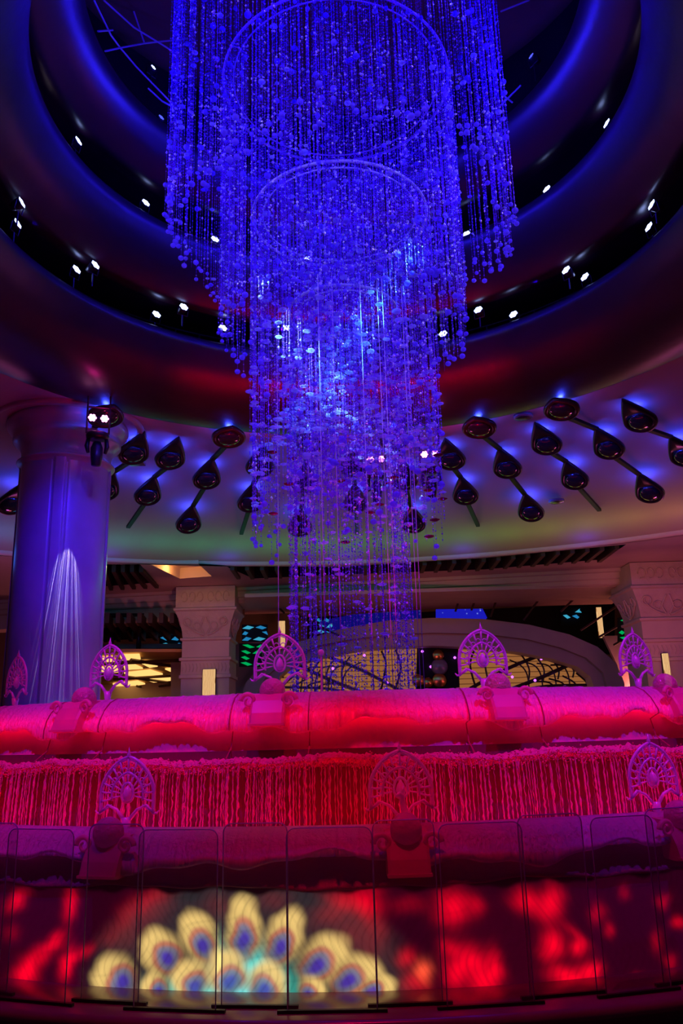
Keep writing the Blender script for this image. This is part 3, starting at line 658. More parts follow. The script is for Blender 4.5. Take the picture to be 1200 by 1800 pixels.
# ---------------------------------------------------------------- peacock fan ornaments
def fan_rho(a, w_):
    """pointed (ogee) arch radius for an angle a measured from straight up"""
    d = abs(a); return w_*(1+.16*max(0, 1-d/.9)**1.6+.02*math.cos(2*a))/(math.sin(d)**.9 if d > pi/2 else 1)
def ornament(deg, R, zc, lab, low=False, bird=False, group=None):
    a0 = R_(deg); t = thing('peacock_fan_ornament', lab, 'ornament', tuple(P(a0, R, zc-.26)), a0, group)
    zo = .26; w_ = .185
    def pt(a, k, y=0): r = fan_rho(a, w_)*k; return (r*math.sin(a), y, zo+r*math.cos(a))
    am = 2.1
    mb = MB(); mb.tube([pt(a, 1.0) for a in np.linspace(-am, am, 41)], .0095, 8)
    mb.tube([pt(a, .93) for a in np.linspace(-am, am, 41)], .004, 6)
    mb.build('outer_arch', M['orn'], t, True)
    mb = MB(); mb.tube([pt(a, .58) for a in np.linspace(-1.9, 1.9, 31)], .008, 8); mb.build('inner_arch', M['orn'], t, True)
    mb = MB()
    for k in range(15):
        a = -am+.02+(2*am-.04)*k/14
        mb.tube([pt(a, .58), pt(a*1.01, .78), pt(a, 1.0)], [.0045, .0062, .0075], 6)
    for k in range(11):
        a = -1.75+3.5*k/10; mb.tube([pt(a, .28), pt(a, .58)], [.004, .0065], 6)
    for k in range(10):
        a = -1.57+3.14*k/9; c_ = np.array(pt(a, .66)); mb.tube([c_+.018*np.array([math.cos(q), 0, math.sin(q)]) for q in np.linspace(0, 2*pi, 11)[:-1]], .0035, 5, True)
    for s in (-1, 1):   # small feet curving outwards
        mb.tube([pt(s*am, 1.0), (s*.13, 0, zo-.06), (s*.07, 0, zo-.085), (s*.02, 0, zo-.14)], [.009, .009, .010, .012], 6); mb.tube([pt(s*am, 1.0), (s*.20, 0, zo-.105), (s*.215, 0, zo-.09)], [.009, .007, .003], 6)
    mb.build('rib_lattice', M['orn'], t, True)
    mb = MB(); mb.tube([(w_*.22*math.sin(q), 0, zo+.045*math.cos(q)*(1.5 if math.cos(q) > 0 else 1)) for q in np.linspace(0, 2*pi, 21)[:-1]], .008, 7, True)
    mb.lathe([(.0001, -.04), (.022, -.03), (.03, -.005), (.02, .03), (.0001, .055)], (0, 0, zo), 14)
    mb.build('teardrop', M['orn'], t, True)
    mb = MB(); mb.lathe([(.004, -.02), (.009, 0), (.013, .015), (.006, .03), (.0001, .06)], (0, 0, zo+w_*1.17), 10); mb.build('finial', M['orn'], t, True)
    mb = MB(); mb.lathe([(.05, -.02), (.03, .02), (.022, .08), (.03, .14)], (0, 0, -.01), 16); mb.build('stem', M['orn'], t, True)
    # block in front with globe and scrolls, standing on the lip
    f = -.19 if low else -.33
    fg = -.19 if low else -.24
    blk = MB(); pr = [(-.02, .06), (f+.02, .045), (f-.03, .0), (f-.075, -.08), (f-.10, -.15), (f-.075, -.17), (-.02, -.16)]
    n = len(pr); vs = []
    for xk, s in ((-.115, 1), (-.10, 1.03), (.10, 1.03), (.115, 1)):
        for y, z in pr: vs.append((xk, y*s, z))
    fs = [tuple(range(n)), tuple(3*n+i for i in range(n))[::-1]]+[(j*n+i, j*n+(i+1) % n, (j+1)*n+(i+1) % n, (j+1)*n+i) for j in range(3) for i in range(n)]
    blk.add(vs, fs); blk.box((0, f-.095, -.155), (.24, .04, .014)); blk.build('pedestal_block', M['orn_red'], t)
    for s in (-1, 1):
        mb = MB(); sp = []
        for k in range(26):
            q = k/25*4.3*pi/2*1.1; r = .052*(1-k/25*.72); sp.append((s*(.135+r*math.cos(q)*1.0), f-.035, .0+r*math.sin(q)))
        mb.tube(sp, [.017-.0004*k for k in range(26)], 8); mb.build('scroll', M['orn_red'], t, True)
    MB().lathe([(.0001, -.088)]+[(.088*math.cos(b), .088*math.sin(b)) for b in np.linspace(-1.4, 1.4, 17)]+[(.0001, .088)], (0, fg, .065), 28).build('globe', M['globe'], t, True)
    if bird:
        mb = MB(); mb.tube([(.0, -.10, -.02), (.005, -.09, .06), (.012, -.08, .13), (.0, -.07, .19), (-.005, -.08, .235), (-.02, -.10, .245), (-.045, -.12, .235)], [.045, .04, .024, .018, .017, .013, .003], 10)
        mb.tube([(-.005, -.08, .25), (.01, -.07, .28)], [.004, .008], 6)
        mb.build('peacock_figure', M['orn'], t, True)
    return t
M['seam'] = mat('dark_seam', (.35, .02, .08), .4, .4)
GT, GL = 'peacock fans on the upper tier', 'peacock fans on the lower tier'
for deg, lab in [(-43.5, 'acrylic peacock fan on the upper tier before the marble column, at the left edge'), (-26.8, 'acrylic peacock fan on the upper tier just right of the marble column'),
                 (-7.2, 'acrylic peacock fan with red-lit globe on the upper tier left of the hanging beads'), (13.2, 'acrylic peacock fan with globe on the upper tier in front of the amber arch'), (32.6, 'acrylic peacock fan on the upper tier before the right pillar')]:
    ornament(deg, 4.10, 2.135, lab, group=GT)
for deg, lab in [(-16.0, 'acrylic peacock fan on the lower tier before the water curtain, leftmost of that tier'), (3.0, 'acrylic peacock fan with bird on the lower tier, middle one of that tier'), (21.6, 'acrylic peacock fan on the lower tier, rightmost of that tier')]:
    ornament(deg, 4.98, 1.33, lab, True, deg == 3.0, GL)
for deg in (-43.5, -26.8, -7.2, 13.2, 32.6):
    for dd in (-3.4, 3.4):
        a = R_(deg+dd); pl = [(r+.004, z) for r, z in lipprof(4.25, 1.935, .4)(a)[2:9]]+[(4.385, 1.70), (4.42, 1.58), (4.53, 1.51)]
        MB().tube([P(a, r, z) for r, z in pl], .0045, 5).build('panel_seam', M['seam'], ft)
# small water jet with ball left of the chandelier foot
p = atR(564, 1147, 3.4, far=False)
t = thing('water_jet', 'thin stem of water topped by a round blob, left of the bead curtain foot', 'water jet', (p[0], p[1], 1.88))
MB().tube([(0, 0, 0), (0, 0, .15), (0, 0, p[2]-1.88)], [.012, .008, .006], 8).build('jet_stem', M['water'], t, True)
MB().lathe([(.0001, -.026)]+[(.026*math.cos(b), .026*math.sin(b)) for b in np.linspace(-1.3, 1.3, 9)]+[(.0001, .026)], (0, 0, p[2]-1.88), 14).build('jet_blob', M['orn'], t, True)

# ---------------------------------------------------------------- clear glass guard panels on the ledge
pan = [(-24.4, -20.6, 5.42), (-20.5, -16.05, 5.50), (-15.6, -12.15, 5.42), (-12.0, -7.52, 5.50), (-7.45, -3.85, 5.42), (-3.78, .78, 5.50), (.85, 4.25, 5.42), (4.35, 8.9, 5.50), (9.0, 12.8, 5.42), (12.9, 16.75, 5.50), (16.9, 20.6, 5.42)]
plab = ['cut by the left picture edge', 'second from the left edge', 'narrow one left of the peacock-eye pattern', 'before the left half of the peacock eyes', 'narrow one before the middle peacock eyes', 'before the right half of the peacock eyes', 'narrow one below the middle lower fan',
        'just right of the middle lower fan', 'narrow one before the right red blots', 'second from the right edge', 'cut by the right picture edge']
for (a0, a1, R), lb in zip(pan, plab):
    am = R_((a0+a1)/2); hwid = R*math.sin(R_(a1-a0)/2); H = .845 if R == 5.5 else .865
    t = thing('glass_guard', 'clear rounded-corner glass guard panel on the ledge, '+lb, 'glass panel', tuple(P(am, R*math.cos(R_(a1-a0)/2), .343)), am, 'glass guard panels round the fountain')
    c_ = .045; ol = [(-hwid, .01), (hwid, .01)]
    ol += [(hwid-c_+c_*math.cos(q), H-c_+c_*math.sin(q)) for q in np.linspace(0, pi/2, 7)]+[(-hwid+c_-c_*math.sin(q), H-c_+c_*math.cos(q)) for q in np.linspace(0, pi/2, 7)]
    MB().prism([(x, -.005, z) for x, z in ol], (0, .010, 0)).build('pane', M['glass'], t)
    MB().tube([(x, 0, z) for x, z in ol[1:]+ol[:1]], .0032, 6).build('polished_edge', M['edge'], t, True)
    MB().box((0, 0, .006), (hwid*2+.10, .022, .014)).build('base_channel', M['slot'], t)

# fountain and front lights (balcony spots above the camera side)
for x, y, z, p, c_, tg, an in [(-3.8, -6.4, 7.8, 760, (1, 0, .03), (-2.3, -3.8, 1.85), 26), (3.8, -6.4, 7.8, 700, (1, 0, .04), (2.3, -3.8, 1.85), 26), (0, -7.2, 7.8, 700, (1, 0, .05), (0, -4.3, 1.85), 28),
                               (-2.8, -7.4, 7.8, 1500, (.24, .015, 1), (-1.6, -3.9, 1.95), 27), (2.8, -7.4, 7.8, 1800, (.26, .015, 1), (1.6, -3.9, 1.95), 27), (0, -7.6, 7.8, 380, (1, .0, .12), (0, -5.2, 1.0), 70)]:
    light('SPOT', 'balcony_wash', (x, y, z), p, c_, .08, tg, an, .8)
# red uplights floating in the upper basin
for deg, p_ in ((-75, 20), (-35, 20), (35, 20), (75, 20), (115, 120), (140, 300), (160, 900), (180, 950), (200, 900), (220, 300), (245, 120)):
    a = R_(deg); light('SPOT', 'basin_uplight', tuple(P(a, 3.5, 1.95)), p_, (1, .0, .015), .08, tuple(P(a, 5.55, 8.4)), 32, .9)
# blue fill points added outside the outer tier to brighten the balcony fascias
for k in range(10):
    a = R_(18+36*k); light('POINT', 'fascia_fill', (2.6*math.sin(a), 2.6*math.cos(a), 11.15), 75, (.02, .01, 1), .04)
    if k % 2: light('POINT', 'fascia_fill', (2.6*math.sin(a), 2.6*math.cos(a), 9.9), 38, (.02, .01, 1), .04)

# ---------------------------------------------------------------- chandelier
ch = thing('crystal_chandelier', 'giant tiered chandelier of hanging crystal bead strands glowing blue above the fountain', 'chandelier', (0, 0, 0))
tiers = [(2.34, 14.9, 8.15, 310, .058), (1.62, 10.75, 6.70, 270, .052), (1.20, 8.55, 3.95, 160, .052), (.72, 7.10, 2.06, 110, .050)]
for R, zt, zb, n, sp in tiers:
    V = MB(); ring = lambda r, z: [(r*math.sin(a), r*math.cos(a), z) for a in np.linspace(0, 2*pi, 97)[:-1]]
    V.tube(ring(R, zt), .02, 6, True); V.tube(ring(R-.14, zt+.01), .011, 6, True)
    for k in range(12):
        a = 2*pi*k/12; V.tube([((R-.14)*math.sin(a), (R-.14)*math.cos(a), zt), (R*math.sin(a), R*math.cos(a), zt)], .007, 5)
    V.build('acrylic_hoop', M['hoop'], ch, True)
strands = []   # x, y, top, bottom, spacing, ball at end
for ti, (R, zt, zb, n, sp) in enumerate(tiers):
    for k in range(n):
        a = 2*pi*(k+rnd.uniform(-.3, .3))/n; rr = R+rnd.choice((0, 0, 0, -.05, -.11, .03))
        if rnd.random() < .2: rr -= rnd.uniform(0, .22)
        zz = zb+abs(rnd.gauss(0, .28))*(.6 if ti < 2 else 2.6 if ti == 2 else .1)+(.18*math.sin(3*a+ti) if ti < 3 else 0)
        strands.append((rr*math.sin(a), rr*math.cos(a), zt, max(zz, 2.0), sp, ti))
for k in range(300):   # strands inside the tiers
    ti = rnd.choice((0, 1, 1, 2, 2, 2)); R, zt, zb, n, sp = tiers[ti]; rr = rnd.uniform(.15, R-.25); a = rnd.uniform(0, 2*pi)
    strands.append((rr*math.sin(a), rr*math.cos(a), zt+.02, zb+rnd.uniform(.5, 1.6)+(.4 if ti == 0 else 0), sp*1.1, ti))
def strand_geo(s, seed):
    x, y, zt, zb, sp, ti = s; g_ = np.random.default_rng(seed)
    n = int((zt-zb)/sp); z = zt-(np.arange(n)+.5)*sp+g_.uniform(-.3, .3, n)*sp
    keep = g_.random(n) < (.88 if ti < 3 else .8); z = z[keep]; n = len(z)
    pos = np.stack([np.full(n, x), np.full(n, y), z], -1)
    sc_ = g_.uniform(.007, .0125, n); big = g_.random(n) < .10; sc_[big] *= 1.75
    zs_ = np.where(big, sc_*g_.uniform(.5, 1.9, n), sc_*1.25)
    v1, f1 = scatter(OCT_V, OCT_F, pos, np.stack([sc_, sc_, zs_], -1), g_.uniform(0, pi, n))
    mi = np.repeat(big.astype(np.int32), len(OCT_F))
    q = .0016; tv = np.array([(x+q*c1, y+q*c2, zz) for zz in (zt, zb) for c1, c2 in ((1, 0), (-.5, .87), (-.5, -.87))])
    tf = np.array([(0, 1, 4), (0, 4, 3), (1, 2, 5), (1, 5, 4), (2, 0, 3), (2, 3, 5)])
    return np.concatenate([v1, tv]), np.concatenate([f1, tf+len(v1)]), np.concatenate([mi, np.zeros(6, np.int32)])
order = sorted(range(len(strands)), key=lambda i: (strands[i][1]+10)**2+strands[i][0]**2+(abs(strands[i][5]-2)*4))
def two(o, mi):
    o.data.materials.append(M['facet']); o.data.polygons.foreach_set('material_index', mi)
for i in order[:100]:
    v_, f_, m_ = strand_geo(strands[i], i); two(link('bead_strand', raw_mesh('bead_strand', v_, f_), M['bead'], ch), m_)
vv, ff, mm, nn = [], [], [], 0
for i in order[100:]:
    v_, f_, m_ = strand_geo(strands[i], i); vv.append(v_); ff.append(f_+nn); mm.append(m_); nn += len(v_)
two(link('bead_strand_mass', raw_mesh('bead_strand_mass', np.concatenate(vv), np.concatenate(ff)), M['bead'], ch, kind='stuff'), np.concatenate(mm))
# lens-shaped discs and balls threaded on the strands
def lens_mesh(n=12):
    v = [(0, 0, .34), (0, 0, -.34)]; f = []
    for zz, r in ((.26, .5), (0.06, 1), (-.06, 1), (-.26, .5)): v += [(r*math.cos(2*pi*k/n), r*math.sin(2*pi*k/n), zz) for k in range(n)]
    for k in range(n):
        j = (k+1) % n; f += [(0, 2+k, 2+j), (1, 2+3*n+j, 2+3*n+k)]
        for L_ in range(3): a, b, c_, d = 2+L_*n+k, 2+L_*n+j, 2+(L_+1)*n+j, 2+(L_+1)*n+k; f += [(a, d, c_), (a, c_, b)]
    return v, f
def ball_mesh():
    bm = bmesh.new(); bmesh.ops.create_icosphere(bm, subdivisions=2, radius=1); v = [tuple(p.co) for p in bm.verts]; f = [tuple(q.index for q in p.verts) for p in bm.faces]; bm.free(); return v, f
LV, LF = lens_mesh(); BV, BF = ball_mesh()
discs, balls = [], []
for i, (x, y, zt, zb, sp, ti) in enumerate(strands):
    if rnd.random() < .55: balls.append((x, y, zb-.03, rnd.uniform(.026, .044)))
    nb = {0: 1, 1: rnd.choice((0, 1)), 2: rnd.choice((0, 1)), 3: 0}[ti]
    for _ in range(nb):
        z = rnd.uniform(zb+.1, min(zt, 12.5)); (balls if rnd.random() < .6 else discs).append((x, y, z, rnd.uniform(.026, .046)))
    if ti == 2:
        for _ in range(2):
            if rnd.random() < .55: discs.append((x, y, zb+abs(rnd.gauss(0, 1))*1.3+.15, rnd.uniform(.042, .062)))
    if ti == 3 and rnd.random() < .9:
        z = rnd.uniform(2.2, 5.8); discs.append((x, y, z, rnd.uniform(.045, .068)))
for k in range(230):   # dome of discs hung inside the third tier
    a = rnd.uniform(0, 2*pi); r = 1.12*math.sqrt(rnd.random()); z = 5.0+1.6*rnd.random()+.5*(1-r)
    discs.append((r*math.sin(a), r*math.cos(a), z, rnd.uniform(.042, .064)))
def put(items, bv, bf, flat, name, mass, m):
    items.sort(key=lambda q: (q[1]+10)**2+q[0]**2+(q[2]-1.65)**2)
    pm = raw_mesh(name, np.array(bv)*np.array([1, 1, flat]), np.array(bf)); pm.materials.append(m)
    for x, y, z, r in items[:(85 if flat == 1.0 else 100)]:
        o = bpy.data.objects.new(name, pm); COL.objects.link(o); o.parent = ch; o.location = (x, y, z); o.scale = (r, r, r); o.rotation_euler = (rnd.uniform(-.15, .15), rnd.uniform(-.15, .15), rnd.uniform(0, 3))
    it = np.array(items[(85 if flat == 1.0 else 100):]); v_, f_ = scatter(np.array(bv)*np.array([1, 1, flat]), bf, it[:, :3], it[:, 3], nr.uniform(0, 3, len(it)))
    link(mass, raw_mesh(mass, v_, f_), m, ch, kind='stuff')
put(discs, LV, LF, 1.0, 'crystal_disc', 'crystal_disc_mass', M['disc'])
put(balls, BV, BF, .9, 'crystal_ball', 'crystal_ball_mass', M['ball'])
M['disc_red'] = mat('ruby_crystal_disc', (.25, .0, .02), .12, 1.0, trans=.3)
rm = raw_mesh('crystal_disc', np.array(LV), np.array(LF)); rm.materials.append(M['disc_red'])
for x, y in [(599, 845), (651, 901), (514, 806), (507, 851), (685, 850), (778, 877), (480, 903), (667, 887), (752, 862), (607, 953), (764, 914), (754, 943), (692, 840), (770, 800), (478, 795)]:
    q = atY(x, y, rnd.uniform(-1.0, .3)); o = bpy.data.objects.new('crystal_disc', rm); COL.objects.link(o); o.parent = ch; o.location = tuple(q); o.scale = (.06, .06, .06); o['label'] = 'deep red disc'
# guide wires from the inner hoop down to the basin
for xb, yb_, xt, yt in [(490, 1210, 490, 560), (548, 1210, 543, 515), (572, 1205, 565, 640), (600, 1210, 590, 650), (656, 1210, 640, 515), (690, 1210, 665, 600), (700, 1208, 672, 620), (745, 1210, 715, 560), (738, 1205, 712, 590), (566, 1150, 560, 620)]:
    rr = .95; p = atR(xb, yb_-20, rr, far=rnd.random() < .4); MB().tube([(p[0], p[1], 1.9), (p[0], p[1], 7.15)], .0045, 6).build('guide_wire', M['wire'], ch, True)

# ---------------------------------------------------------------- stage lamps on the balconies
def led_lamp(p, lab, grp, lit='lamp_white', k=1.0, tgt=(0, 0, 7.5), post=0.5):
    yaw = math.atan2(tgt[1]-p[1], tgt[0]-p[0])+pi/2
    t = thing('stage_lamp', lab, 'stage lamp', tuple(p), yaw, grp)
    mb = MB(); tilt = .35; ct, st_ = math.cos(tilt), math.sin(tilt)
    M3 = np.array([[1, 0, 0], [0, ct, st_], [0, -st_, ct]]) @ np.array([[1, 0, 0], [0, 0, -1], [0, 1, 0]])   # lathe axis -> -Y tilted down
    body = MB().lathe([(.0001, -.16), (.05, -.16), (.075, -.08), (.085, 0), (.088, .02)], (0, 0, 0), 14, M3); body.build('lamp_body', M['blackmetal'], t, True)
    ln = MB(); rr = .052*k
    for j in range(7):
        q = j*pi/3; cx_, cy_ = (0, 0) if j == 6 else (rr*math.cos(q), rr*math.sin(q))
        vs = [M3@np.array([cx_+.034*k*math.cos(b), cy_+.034*k*math.sin(b), .026]) for b in np.linspace(0, 2*pi, 9)[:-1]]; ln.add(vs, [tuple(range(8))])
    ln.build('led_face', M[lit], t)
    mb = MB(); mb.tube([(-.10, 0, 0), (-.10, .03, -.14), (.10, .03, -.14), (.10, 0, 0)], .008, 6); mb.tube([(0, .03, -.14), (0, .03, -post)], .014, 6); mb.build('yoke', M['blackmetal'], t)
    return t
G1, G2, G3 = 'stage lamps above the lowest balcony fascia', 'stage lamps above the middle balcony fascia', 'stage lamps above the top balcony fascia'
on = ['leftmost', 'second from the left', 'third from the left', 'fourth from the left', 'fifth from the left', 'sixth from the left', 'seventh from the left', 'eighth from the left', 'ninth from the left', 'tenth from the left', 'fifth from the right', 'fourth from the right', 'third from the right', 'second from the right', 'rightmost']
L1 = sorted([(36, 357), (29, 394), (133, 475), (166, 467), (274, 554), (322, 541), (391, 578), (502, 578), (779, 588), (841, 546), (903, 554), (996, 476), (1029, 488), (1142, 400), (1147, 361)])
for i, (x, y) in enumerate(L1):
    R = 5.3
    while True:
        p = atR(x, y, R)
        if p[2] < np.interp(R, [4.45, 4.75, 4.97, 5.3], [9.72, 9.46, 9.36, 9.40]) or R < 4.3: break
        R -= .03
    led_lamp(p, 'blue-white stage lamp in the gap over the lowest fascia, '+on[i]+' along it', G1, post=max(.2, p[2]-9.03), k=1.0)
L2 = sorted([(136, 249), (255, 358), (377, 422), (540, 456), (697, 445), (820, 413), (962, 334), (1068, 218)])
on2 = ['leftmost', 'second from the left', 'third from the left', 'left one behind the beads', 'right one behind the beads', 'third from the right', 'second from the right', 'rightmost']
for i, (x, y) in enumerate(L2):
    R = 4.6
    while True:
        p = atR(x, y, R)
        if p[2] < np.interp(R, [3.85, 4.15, 4.34, 4.6], [11.4, 11.18, 11.08, 11.12]) or R < 3.8: break
        R -= .03
    led_lamp(p, 'blue-white stage lamp in the gap over the middle fascia, '+on2[i], G2, post=max(.15, p[2]-10.6), k=.95)
for (x, y), lab in [((62, 103), 'dim blue stage lamp at the far left of the middle gap'), ((1148, 35), 'dim blue stage lamp at the far right of the middle gap')]:
    led_lamp(atR(x, y, 4.6), lab, G2, 'lamp_blue', .9)
for (x, y), lab in [((182, 100), 'small pale blue stage lamp at the left rim of the top opening'), ((268, 120), 'blue stage lamp inside the top opening on the left'), ((282, 208), 'dim blue stage lamp low in the top opening, left of the beads'),
                    ((935, 100), 'dim violet stage lamp in the top opening, upper right of the beads'), ((920, 188), 'dim blue stage lamp in the top opening, lower right of the beads')]:
    led_lamp(atR(x, y, 4.0), lab, G3, 'lamp_blue' if 'dim' in lab else 'lamp_white', .7 if 'dim' in lab else .6)
# twin pink lamps with a moving head, hung from the lowest fascia
def hanging_rig(x, y, lab):
    p = atR(x, y, 6.35); yaw = math.atan2(-10-p[1], -p[0])+pi/2
    t = thing('hanging_light_rig', lab, 'hanging lights', tuple(p), yaw, 'pink hanging light rigs')
    mb = MB()
    for s in (-1, 1): mb.tube([(s*.20, 0, 7.93-p[2]), (s*.20, 0, -.30)], .02, 6)
    mb.tube([(-.20, 0, .22), (.20, 0, .22)], .018, 6); mb.tube([(-.20, 0, -.28), (.20, 0, -.28)], .018, 6); mb.build('hanging_frame', M['blackmetal'], t)
    for s in (-1, 1):
        sh = MB().lathe([(.0001, .12), (.06, .11), (.085, .02), (.09, -.02)], (s*.11, 0, 0), 14, np.array([[1, 0, 0], [0, 0, 1], [0, -1, 0]])).build('par_can', M['blackmetal'], t, True)
        ln = MB()
        for j in range(7):
            q = j*pi/3; cx_, cz_ = (0, 0) if j == 6 else (.05*math.cos(q), .05*math.sin(q))
            ln.add([(s*.11+cx_+.028*math.cos(b), -.03, cz_+.028*math.sin(b)) for b in np.linspace(0, 2*pi, 9)[:-1]], [tuple(range(8))])
        ln.build('led_face', M['lamp_pink'], sh)
    mh = MB(); mh.lathe([(.19, -.30), (.21, -.33), (.20, -.40), (.10, -.42)], (0, 0, 0), 18); mh.build('moving_head_base', M['blackmetal'], t, True)
    for s in (-1, 1): MB().tube([(s*.16, 0, -.40), (s*.18, 0, -.55), (s*.15, 0, -.68)], [.035, .045, .03], 8).build('moving_head_arm', M['blackmetal'], t, True)
    MB().lathe([(.0001, -.46), (.07, -.47), (.11, -.58), (.11, -.72), (.085, -.92), (.0001, -.93)], (0, 0, 0), 18).build('moving_head', M['blackmetal'], t, True)
    light('POINT', 'pink_glow', (p[0]*.96, p[1]-.35, p[2]), 5, PINK, .06)
for x, y, lab in [(173, 736, 'twin pink lamps over a black moving head, hanging beside the marble column'), (660, 808, 'twin pink lamps and moving head seen through the middle of the beads'), (755, 799, 'twin pink lamps and moving head seen through the right edge of the beads')]:
    hanging_rig(x, y, lab)

# beams on the chandelier
for k in range(6):
    a = R_(40+60*k); light('SPOT', 'chandelier_low_beam', (6.0*math.sin(a), 6.0*math.cos(a), 7.7), 560, (.15, .0, 1), .05, (0, 0, 4.6), 46, .6)
for k in range(11):
    a = R_(20+32.7*k); light('SPOT', 'sparkle_beam', (5.0*math.sin(a), 5.0*math.cos(a), 9.0 if k % 2 else 10.8), 120, (.9, .8, 1), .04, (0, 0, 7.0), 70, .5)  # white spots added so the cut crystals catch glints
for k in range(12):
    a = R_(15+30*k); r = 5.1 if k % 2 else 4.5; z = 9.5 if k % 2 else 11.0
    light('SPOT', 'chandelier_beam', (r*math.sin(a), r*math.cos(a), z), 620, BLUE, .06, (0, 0, 6.6 if k % 2 else 9.2), 62, .6)
for x, y, c_, pw in [(530, 622, (.22, .75, 1), 560), (655, 545, (.06, .5, 1), 330), (610, 640, (.08, .5, 1), 160)]:
    tg = atR(x, y, .95, far=False); light('SPOT', 'moving_head_beam', (-3.4 if x < 600 else 3.4, -4.0, 9.3), pw*48, c_, .04, tuple(tg), 6, .7)
for k in range(4):
    a = R_(20+90*k); light('SPOT', 'basin_violet_uplight', tuple(P(a, 2.4, 1.95)), 130, (.9, .0, .55), .06, (0, 0, 4.3), 46, .9)
light('SPOT', 'pink_beam', (4.2, 4.4, 7.4), 900, (1, .0, .25), .05, tuple(atR(700, 830, .9)), 16, .6)

# ---------------------------------------------------------------- arch with backlit lattice window
YA = 20.5
outer = [(400, 1330), (415, 1250), (432, 1200), (465, 1160), (520, 1130), (600, 1105), (680, 1091), (760, 1086), (850, 1088), (930, 1098), (1000, 1115), (1050, 1137), (1082, 1165), (1097, 1200), (1100, 1250), (1102, 1330)]
inner = [(478, 1330), (480, 1225), (490, 1190), (512, 1172), (560, 1156), (620, 1144), (690, 1137), (760, 1135), (840, 1138), (910, 1146), (970, 1158), (1015, 1172), (1038, 1190), (1047, 1220), (1048, 1330)]
mid = [(438, 1330), (450, 1225), (465, 1192), (500, 1160), (560, 1134), (620, 1123), (690, 1115), (760, 1112), (850, 1114), (925, 1123), (985, 1138), (1030, 1156), (1060, 1182), (1072, 1222), (1073, 1330)]
A_ = lambda l, Y: [atY(x, y, Y) for x, y in l]
MB().prism(A_(outer, YA)+A_(mid, YA)[::-1], (0, 1.6, 0)).build('trim_arch_outer', M['stone_plain'], kind='structure')
MB().prism(A_(mid, YA+.28)+A_(inner, YA+.28)[::-1], (0, 1.3, 0)).build('trim_arch_inner', M['stone_plain'], kind='structure')
win = bpy.data.objects.new('window_1', None); COL.objects.link(win); win['kind'] = 'structure'; win['label'] = 'wide arched amber window with black curved lattice behind the fountain'
am_ = bpy.data.materials.new('backlit_amber_glass'); am_.use_nodes = True; nt = am_.node_tree; nt.nodes.remove(nt.nodes['Principled BSDF'])
e = nt.nodes.new('ShaderNodeEmission'); e.inputs[1].default_value = .75; tc = nt.nodes.new('ShaderNodeTexCoord')
wv = nt.nodes.new('ShaderNodeTexWave'); wv.bands_direction = 'Z'; wv.inputs['Scale'].default_value = 1.6; wv.inputs['Distortion'].default_value = 2.0; wv.inputs['Detail Scale'].default_value = .4
cr_ = nt.nodes.new('ShaderNodeValToRGB'); cr_.color_ramp.elements[0].color = (.10, .03, .012, 1); cr_.color_ramp.elements[1].color = (.40, .15, .045, 1); cr_.color_ramp.elements[1].position = .12
nt.links.new(tc.outputs['Object'], wv.inputs['Vector']); nt.links.new(wv.outputs['Fac'], cr_.inputs[0]); nt.links.new(cr_.outputs[0], e.inputs[0]); nt.links.new(e.outputs[0], nt.nodes['Material Output'].inputs[0]); am_.cycles.emission_sampling = 'NONE'
MB().prism(A_(inner, YA+1.2), (0, .05, 0)).build('window_glass', am_, win)
# lattice bars
mb = MB(); YL = YA+1.12
def bar(pts, r=.045): mb.tube([atY(x, y, YL) for x, y in pts], r, 5)
bar([(x, y) for x, y in inner[1:-1]], .07)
for sgn in (1, -1):
    X = lambda x: x if sgn > 0 else 765-(x-765)*1.0
    def B(pts, r=.045):
        pts = sm(pts, 4) if len(pts) > 2 else pts
        bar([(X(x), y+(0 if sgn > 0 else 4)) for x, y in pts], r)
    B([(888, 1215), (948, 1192), (1018, 1160)], .075); B([(800, 1225), (890, 1176), (965, 1146)], .07); B([(905, 1216), (960, 1206), (1040, 1204)], .055)
    for k in range(5):
        o_ = k*26; B([(915+o_, 1150+k*3), (925+o_, 1165+k*2), (930+o_, 1180), (928+o_, 1200-k*3)], .035)
    for k in range(4):
        o_ = k*24; B([(895+o_, 1160+k*3), (915+o_, 1170), (926+o_, 1186), (930+o_*1.0, 1215)], .03)
    for k in range(4): B([(940+k*24, 1198-k*5), (965+k*22, 1200), (980+k*18, 1215)], .035)
    B([(860, 1140), (852, 1165), (862, 1215)], .04); B([(835, 1138), (826, 1170), (838, 1215)], .04)
mb.build('window_lattice', M['lens_metal'], win)
dz = A_([(733, 1137), (805, 1137), (812, 1330), (726, 1330)], YA+1.05)
MB().prism(dz, (0, .05, 0)).build('window_dark_centre', M['dark'], win)
for x, y, r, m_ in [(770, 1152, 11, 'bronze'), (772, 1172, 15, 'ledge'), (772, 1196, 14, 'bronze'), (735, 1196, 12, 'bronze'), (752, 1200, 10, 'bronze')]:
    c_ = atY(x, y, YA+.95); MB().lathe([(.0001, .06), (r*.016, .05), (r*.021, .0), (r*.019, -.04)], c_, 20, np.array([[1, 0, 0], [0, 0, -1], [0, 1, 0]])).build('window_medallion', M[m_], win, True)
pts = [(799, 1156), (951, 1158), (1005, 1170), (940, 1196), (995, 1210), (900, 1190), (757, 1172), (585, 1175), (640, 1152), (680, 1200), (860, 1200), (742, 1145)]
MV = emit('violet_twinkle', (.5, .08, 1), 4)
for i, (x, y) in enumerate(pts):
    c_ = atY(x, y, YL-.12); MB().lathe([(.0001, -.05), (.04, -.03), (.05, 0), (.04, .03), (.0001, .05)], c_, 8).build('window_twinkle_lamp', MV, win, True)
